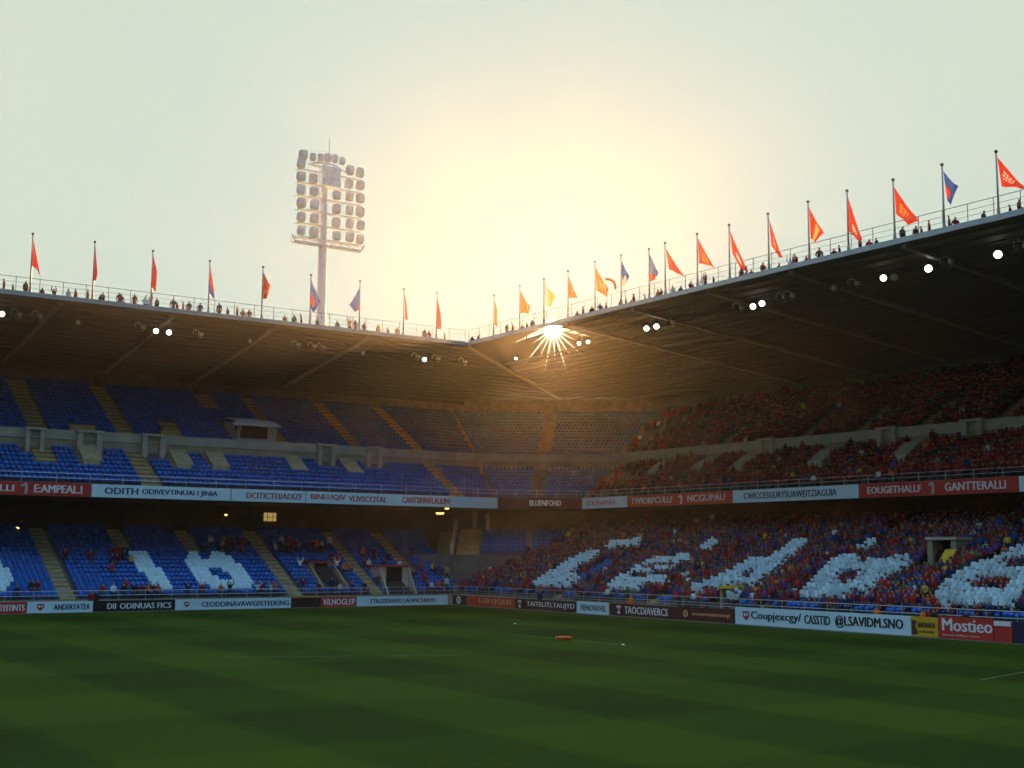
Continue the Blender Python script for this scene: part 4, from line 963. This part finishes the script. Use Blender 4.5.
by_pitch(96, 600, 1, 1.6, 'black', 'stand', 'person in black standing beside the one in red behind the black board', -.2)
by_pitch(540, 600, 0, 1.2, 'navy blue', 'stand', 'person in navy standing behind the maroon board near the corner', -1.5)

# ------------------------------------------------------------------ ground and pitch
def sheet(name, x0, y0, x1, y1, z, m, label):
    mb = MB(); mb.face([(x0, y0, z), (x1, y0, z), (x1, y1, z), (x0, y1, z)]); return tag(mb.build(name, m), label, None, None, 'structure')
sheet('ground', -48, -37, 150, 180, -.004, M['concrete'], 'grey ground under the stadium')
g = bpy.data.materials.new('mown_turf'); g.use_nodes = True; nt = g.node_tree; b = nt.nodes['Principled BSDF']; b.inputs['Roughness'].default_value = .9; b.inputs['Specular IOR Level'].default_value = .03
L_ = nt.links.new; tc = nt.nodes.new('ShaderNodeTexCoord'); sx = nt.nodes.new('ShaderNodeSeparateXYZ'); L_(tc.outputs['Object'], sx.inputs[0])
def math_(op, a, b_=None):
    n_ = nt.nodes.new('ShaderNodeMath'); n_.operation = op
    for k, v in enumerate((a, b_)):
        if v is None: continue
        if isinstance(v, (int, float)): n_.inputs[k].default_value = v
        else: L_(v, n_.inputs[k])
    return n_.outputs[0]
wob = nt.nodes.new('ShaderNodeTexNoise'); wob.inputs['Scale'].default_value = .5; L_(tc.outputs['Object'], wob.inputs['Vector'])
wv = math_('MULTIPLY', math_('SUBTRACT', wob.outputs['Fac'], .5), .9)
def bands(src, width, ph):
    v = math_('SINE', math_('ADD', math_('MULTIPLY', math_('ADD', src, wv), PI/width), ph)); v = math_('MULTIPLY', v, 5.0)
    c = nt.nodes.new('ShaderNodeClamp'); c.inputs['Min'].default_value = -1; c.inputs['Max'].default_value = 1; L_(v, c.inputs['Value']); return c.outputs[0]
st = math_('ADD', math_('MULTIPLY', bands(sx.outputs['X'], 5.5, .6), .28), math_('MULTIPLY', bands(sx.outputs['Y'], 8.0, .3), .16))
n1 = nt.nodes.new('ShaderNodeTexNoise'); n1.inputs['Scale'].default_value = .12; n1.inputs['Detail'].default_value = 6; L_(tc.outputs['Object'], n1.inputs['Vector'])
n3 = nt.nodes.new('ShaderNodeTexNoise'); n3.inputs['Scale'].default_value = 1.6; n3.inputs['Detail'].default_value = 7; n3.inputs['Roughness'].default_value = .65; L_(tc.outputs['Object'], n3.inputs['Vector'])
n2 = nt.nodes.new('ShaderNodeTexNoise'); n2.inputs['Scale'].default_value = 9; n2.inputs['Detail'].default_value = 8; L_(tc.outputs['Object'], n2.inputs['Vector'])
f = math_('ADD', math_('MULTIPLY', st, .6), math_('ADD', math_('ADD', math_('MULTIPLY', n1.outputs['Fac'], .45), math_('MULTIPLY', n3.outputs['Fac'], .5)), math_('SUBTRACT', math_('MULTIPLY', n2.outputs['Fac'], .9), .42)))
rp = nt.nodes.new('ShaderNodeValToRGB'); L_(f, rp.inputs['Fac']); e = rp.color_ramp.elements
e[0].position, e[0].color = 0.0, (.011, .021, .0014, 1); e[1].position, e[1].color = 1.0, (.036, .060, .0036, 1)
L_(rp.outputs['Color'], b.inputs['Base Color']); bp = nt.nodes.new('ShaderNodeBump'); bp.inputs['Strength'].default_value = .5; bp.inputs['Distance'].default_value = .05; L_(n2.outputs['Fac'], bp.inputs['Height']); L_(bp.outputs['Normal'], b.inputs['Normal'])
sheet('pitch', .5, .5, 110, 130, .004, g, 'dark green mown pitch with pale and dark stripes')
lm = mat('pitch_paint', (.11, .15, .075), .9, var=.5, scale=1.5)
mb = MB()
for x0, y0, x1, y1, w in ((21.63, 77.28, 15.0, 75.6, .09), (13.8, 31, 12.6, 39, .09), (21.9, 43, 21.4, 53, .08), (44.6, 50, 33.6, 54.7, .08)):
    d = Vector((x1-x0, y1-y0, 0)).normalized(); n_ = Vector((-d.y, d.x, 0))*w/2; A, B = Vector((x0, y0, .008)), Vector((x1, y1, .008)); mb.face([A-n_, B-n_, B+n_, A+n_])
tag(mb.build('pitch_markings', lm), 'thin worn white lines painted on the grass', None, None, 'structure')
# orange kit bag and marker discs on the grass
q = at(564, 640, 2, 0); t = thing('kit_bag', 'low orange kit bag lying on the grass', 'bag', (q.x, q.y, .004))
mb = MB(); dv = CR.copy(); dv.z = 0; dv.normalize()
for k, (w, r) in enumerate(((-.5, .1), (-.42, .17), (0, .2), (.36, .17), (.5, .09))): pass
mb.tube([Vector((q.x, q.y, .125))+dv*w for w in (-.52, -.42, 0, .4, .5)], [.05, .11, .125, .11, .05], 12); mb.build('bag_body', M['orange'], t, True)
mb = MB(); c0 = Vector((q.x, q.y, .235)); mb.tube([c0-dv*.25, c0-dv*.1+Vector((0, 0, .1)), c0+dv*.1+Vector((0, 0, .1)), c0+dv*.25], .025, 6); mb.build('strap', M['ad_brown'], t)
for px, py, lab in ((515, 624, 'small white marker disc on the grass left of the thin line'), (623, 645, 'small white marker disc right of the orange bag')):
    q = at(px, py, 2, 0); mb = MB(); mb.tube([(q.x, q.y, .006), (q.x, q.y, .05), (q.x, q.y, .07)], [.10, .08, .03], 12); tag(mb.build('marker_disc', M['white']), lab, 'marker', 'marker discs on the grass').location = (0, 0, 0)

# ------------------------------------------------------------------ air
HAZE_D = 0.00014
hz = MB(); hz.box((51, 71, 29), (204, 224, 62)); ho = hz.build('haze', [])
hm = bpy.data.materials.new('haze_air'); hm.use_nodes = True; nt = hm.node_tree; nt.nodes.clear()
o_ = nt.nodes.new('ShaderNodeOutputMaterial'); pv = nt.nodes.new('ShaderNodeVolumePrincipled'); pv.inputs['Color'].default_value = (1.0, .93, .80, 1); pv.inputs['Density'].default_value = HAZE_D; pv.inputs['Anisotropy'].default_value = .845
nt.links.new(pv.outputs[0], o_.inputs['Volume']); ho.data.materials.append(hm); tag(ho, 'warm evening haze filling the stadium air', None, None, 'stuff')

# ------------------------------------------------------------------ sky, sun, camera
EL = math.asin(SUN.z); AZ = math.atan2(SUN.x, SUN.y)
w = bpy.data.worlds.new('World'); scene.world = w; w.use_nodes = True; nt = w.node_tree; bg = nt.nodes['Background']
sky = nt.nodes.new('ShaderNodeTexSky'); sky.sky_type = 'NISHITA'; sky.sun_disc = False; sky.sun_elevation = EL; sky.sun_rotation = AZ; sky.dust_density = 4.0; sky.air_density = 1.0; sky.ozone_density = .6; sky.altitude = 0
tc = nt.nodes.new('ShaderNodeTexCoord'); dt = nt.nodes.new('ShaderNodeVectorMath'); dt.operation = 'DOT_PRODUCT'; dt.inputs[1].default_value = SUN
nt.links.new(tc.outputs['Generated'], dt.inputs[0])
def wramp(src, a, b):
    n_ = nt.nodes.new('ShaderNodeMapRange'); n_.interpolation_type = 'SMOOTHSTEP'; n_.inputs['From Min'].default_value = a; n_.inputs['From Max'].default_value = b; nt.links.new(src, n_.inputs['Value']); return n_.outputs[0]
sz = nt.nodes.new('ShaderNodeSeparateXYZ'); nt.links.new(tc.outputs['Generated'], sz.inputs[0])
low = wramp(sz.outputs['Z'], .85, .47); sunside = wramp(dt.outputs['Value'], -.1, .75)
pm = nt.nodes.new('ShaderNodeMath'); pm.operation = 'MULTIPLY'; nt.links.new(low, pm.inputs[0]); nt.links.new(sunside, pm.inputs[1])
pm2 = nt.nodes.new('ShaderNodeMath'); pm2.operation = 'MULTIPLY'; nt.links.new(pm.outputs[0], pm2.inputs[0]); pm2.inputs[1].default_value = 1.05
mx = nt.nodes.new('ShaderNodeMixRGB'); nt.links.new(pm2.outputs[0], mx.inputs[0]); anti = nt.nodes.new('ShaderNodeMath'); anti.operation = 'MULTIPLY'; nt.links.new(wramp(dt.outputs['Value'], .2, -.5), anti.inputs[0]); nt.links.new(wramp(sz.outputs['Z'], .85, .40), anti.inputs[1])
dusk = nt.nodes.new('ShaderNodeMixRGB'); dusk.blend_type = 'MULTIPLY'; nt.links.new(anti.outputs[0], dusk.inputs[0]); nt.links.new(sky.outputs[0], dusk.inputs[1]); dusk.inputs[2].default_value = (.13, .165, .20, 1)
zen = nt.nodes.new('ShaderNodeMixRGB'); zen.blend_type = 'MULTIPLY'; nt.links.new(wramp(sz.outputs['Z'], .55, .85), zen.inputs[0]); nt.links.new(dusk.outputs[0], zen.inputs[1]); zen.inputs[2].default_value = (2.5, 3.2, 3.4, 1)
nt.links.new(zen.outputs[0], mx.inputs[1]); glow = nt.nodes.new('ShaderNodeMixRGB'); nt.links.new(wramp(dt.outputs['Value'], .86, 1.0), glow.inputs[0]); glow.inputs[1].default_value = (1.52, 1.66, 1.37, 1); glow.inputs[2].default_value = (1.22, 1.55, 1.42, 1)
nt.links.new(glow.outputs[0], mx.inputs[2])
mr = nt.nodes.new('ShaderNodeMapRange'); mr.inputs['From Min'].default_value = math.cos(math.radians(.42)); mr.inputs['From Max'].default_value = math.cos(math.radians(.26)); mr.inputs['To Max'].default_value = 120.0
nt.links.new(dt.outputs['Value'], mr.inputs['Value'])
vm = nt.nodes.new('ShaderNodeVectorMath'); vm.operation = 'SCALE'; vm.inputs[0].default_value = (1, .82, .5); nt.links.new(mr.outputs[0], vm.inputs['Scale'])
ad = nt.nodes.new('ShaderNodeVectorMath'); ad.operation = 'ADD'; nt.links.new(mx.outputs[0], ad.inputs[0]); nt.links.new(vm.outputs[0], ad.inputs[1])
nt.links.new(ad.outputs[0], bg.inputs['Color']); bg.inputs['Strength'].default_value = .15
sl = bpy.data.lights.new('sun', 'SUN'); sl.energy = 3.2; sl.angle = math.radians(.5); sl.color = (1.0, .52, .19); so = bpy.data.objects.new('sun', sl); COL.objects.link(so)
so.rotation_euler = SUN.to_track_quat('Z', 'Y').to_euler(); so.location = (-40, -60, 60)
cd = bpy.data.cameras.new('camera'); co = bpy.data.objects.new('camera', cd); COL.objects.link(co)
cd.sensor_width = 36; cd.lens = F_PX*36/1024; cd.clip_end = 3000; cd.clip_start = .1
co.matrix_world = Matrix(((CR.x, CU.x, -CF.x, CAM.x), (CR.y, CU.y, -CF.y, CAM.y), (CR.z, CU.z, -CF.z, CAM.z), (0, 0, 0, 1))); scene.camera = co
vs_ = scene.view_settings; vs_.view_transform = 'Standard'; vs_.look = 'None'; vs_.gamma = 1; vs_.exposure = 1.55; vs_.use_curve_mapping = False
cy = scene.cycles; cy.use_denoising = True; cy.max_bounces = 5; cy.volume_bounces = 1; cy.diffuse_bounces = 3; cy.glossy_bounces = 2; cy.transparent_max_bounces = 6; cy.sample_clamp_indirect = 8
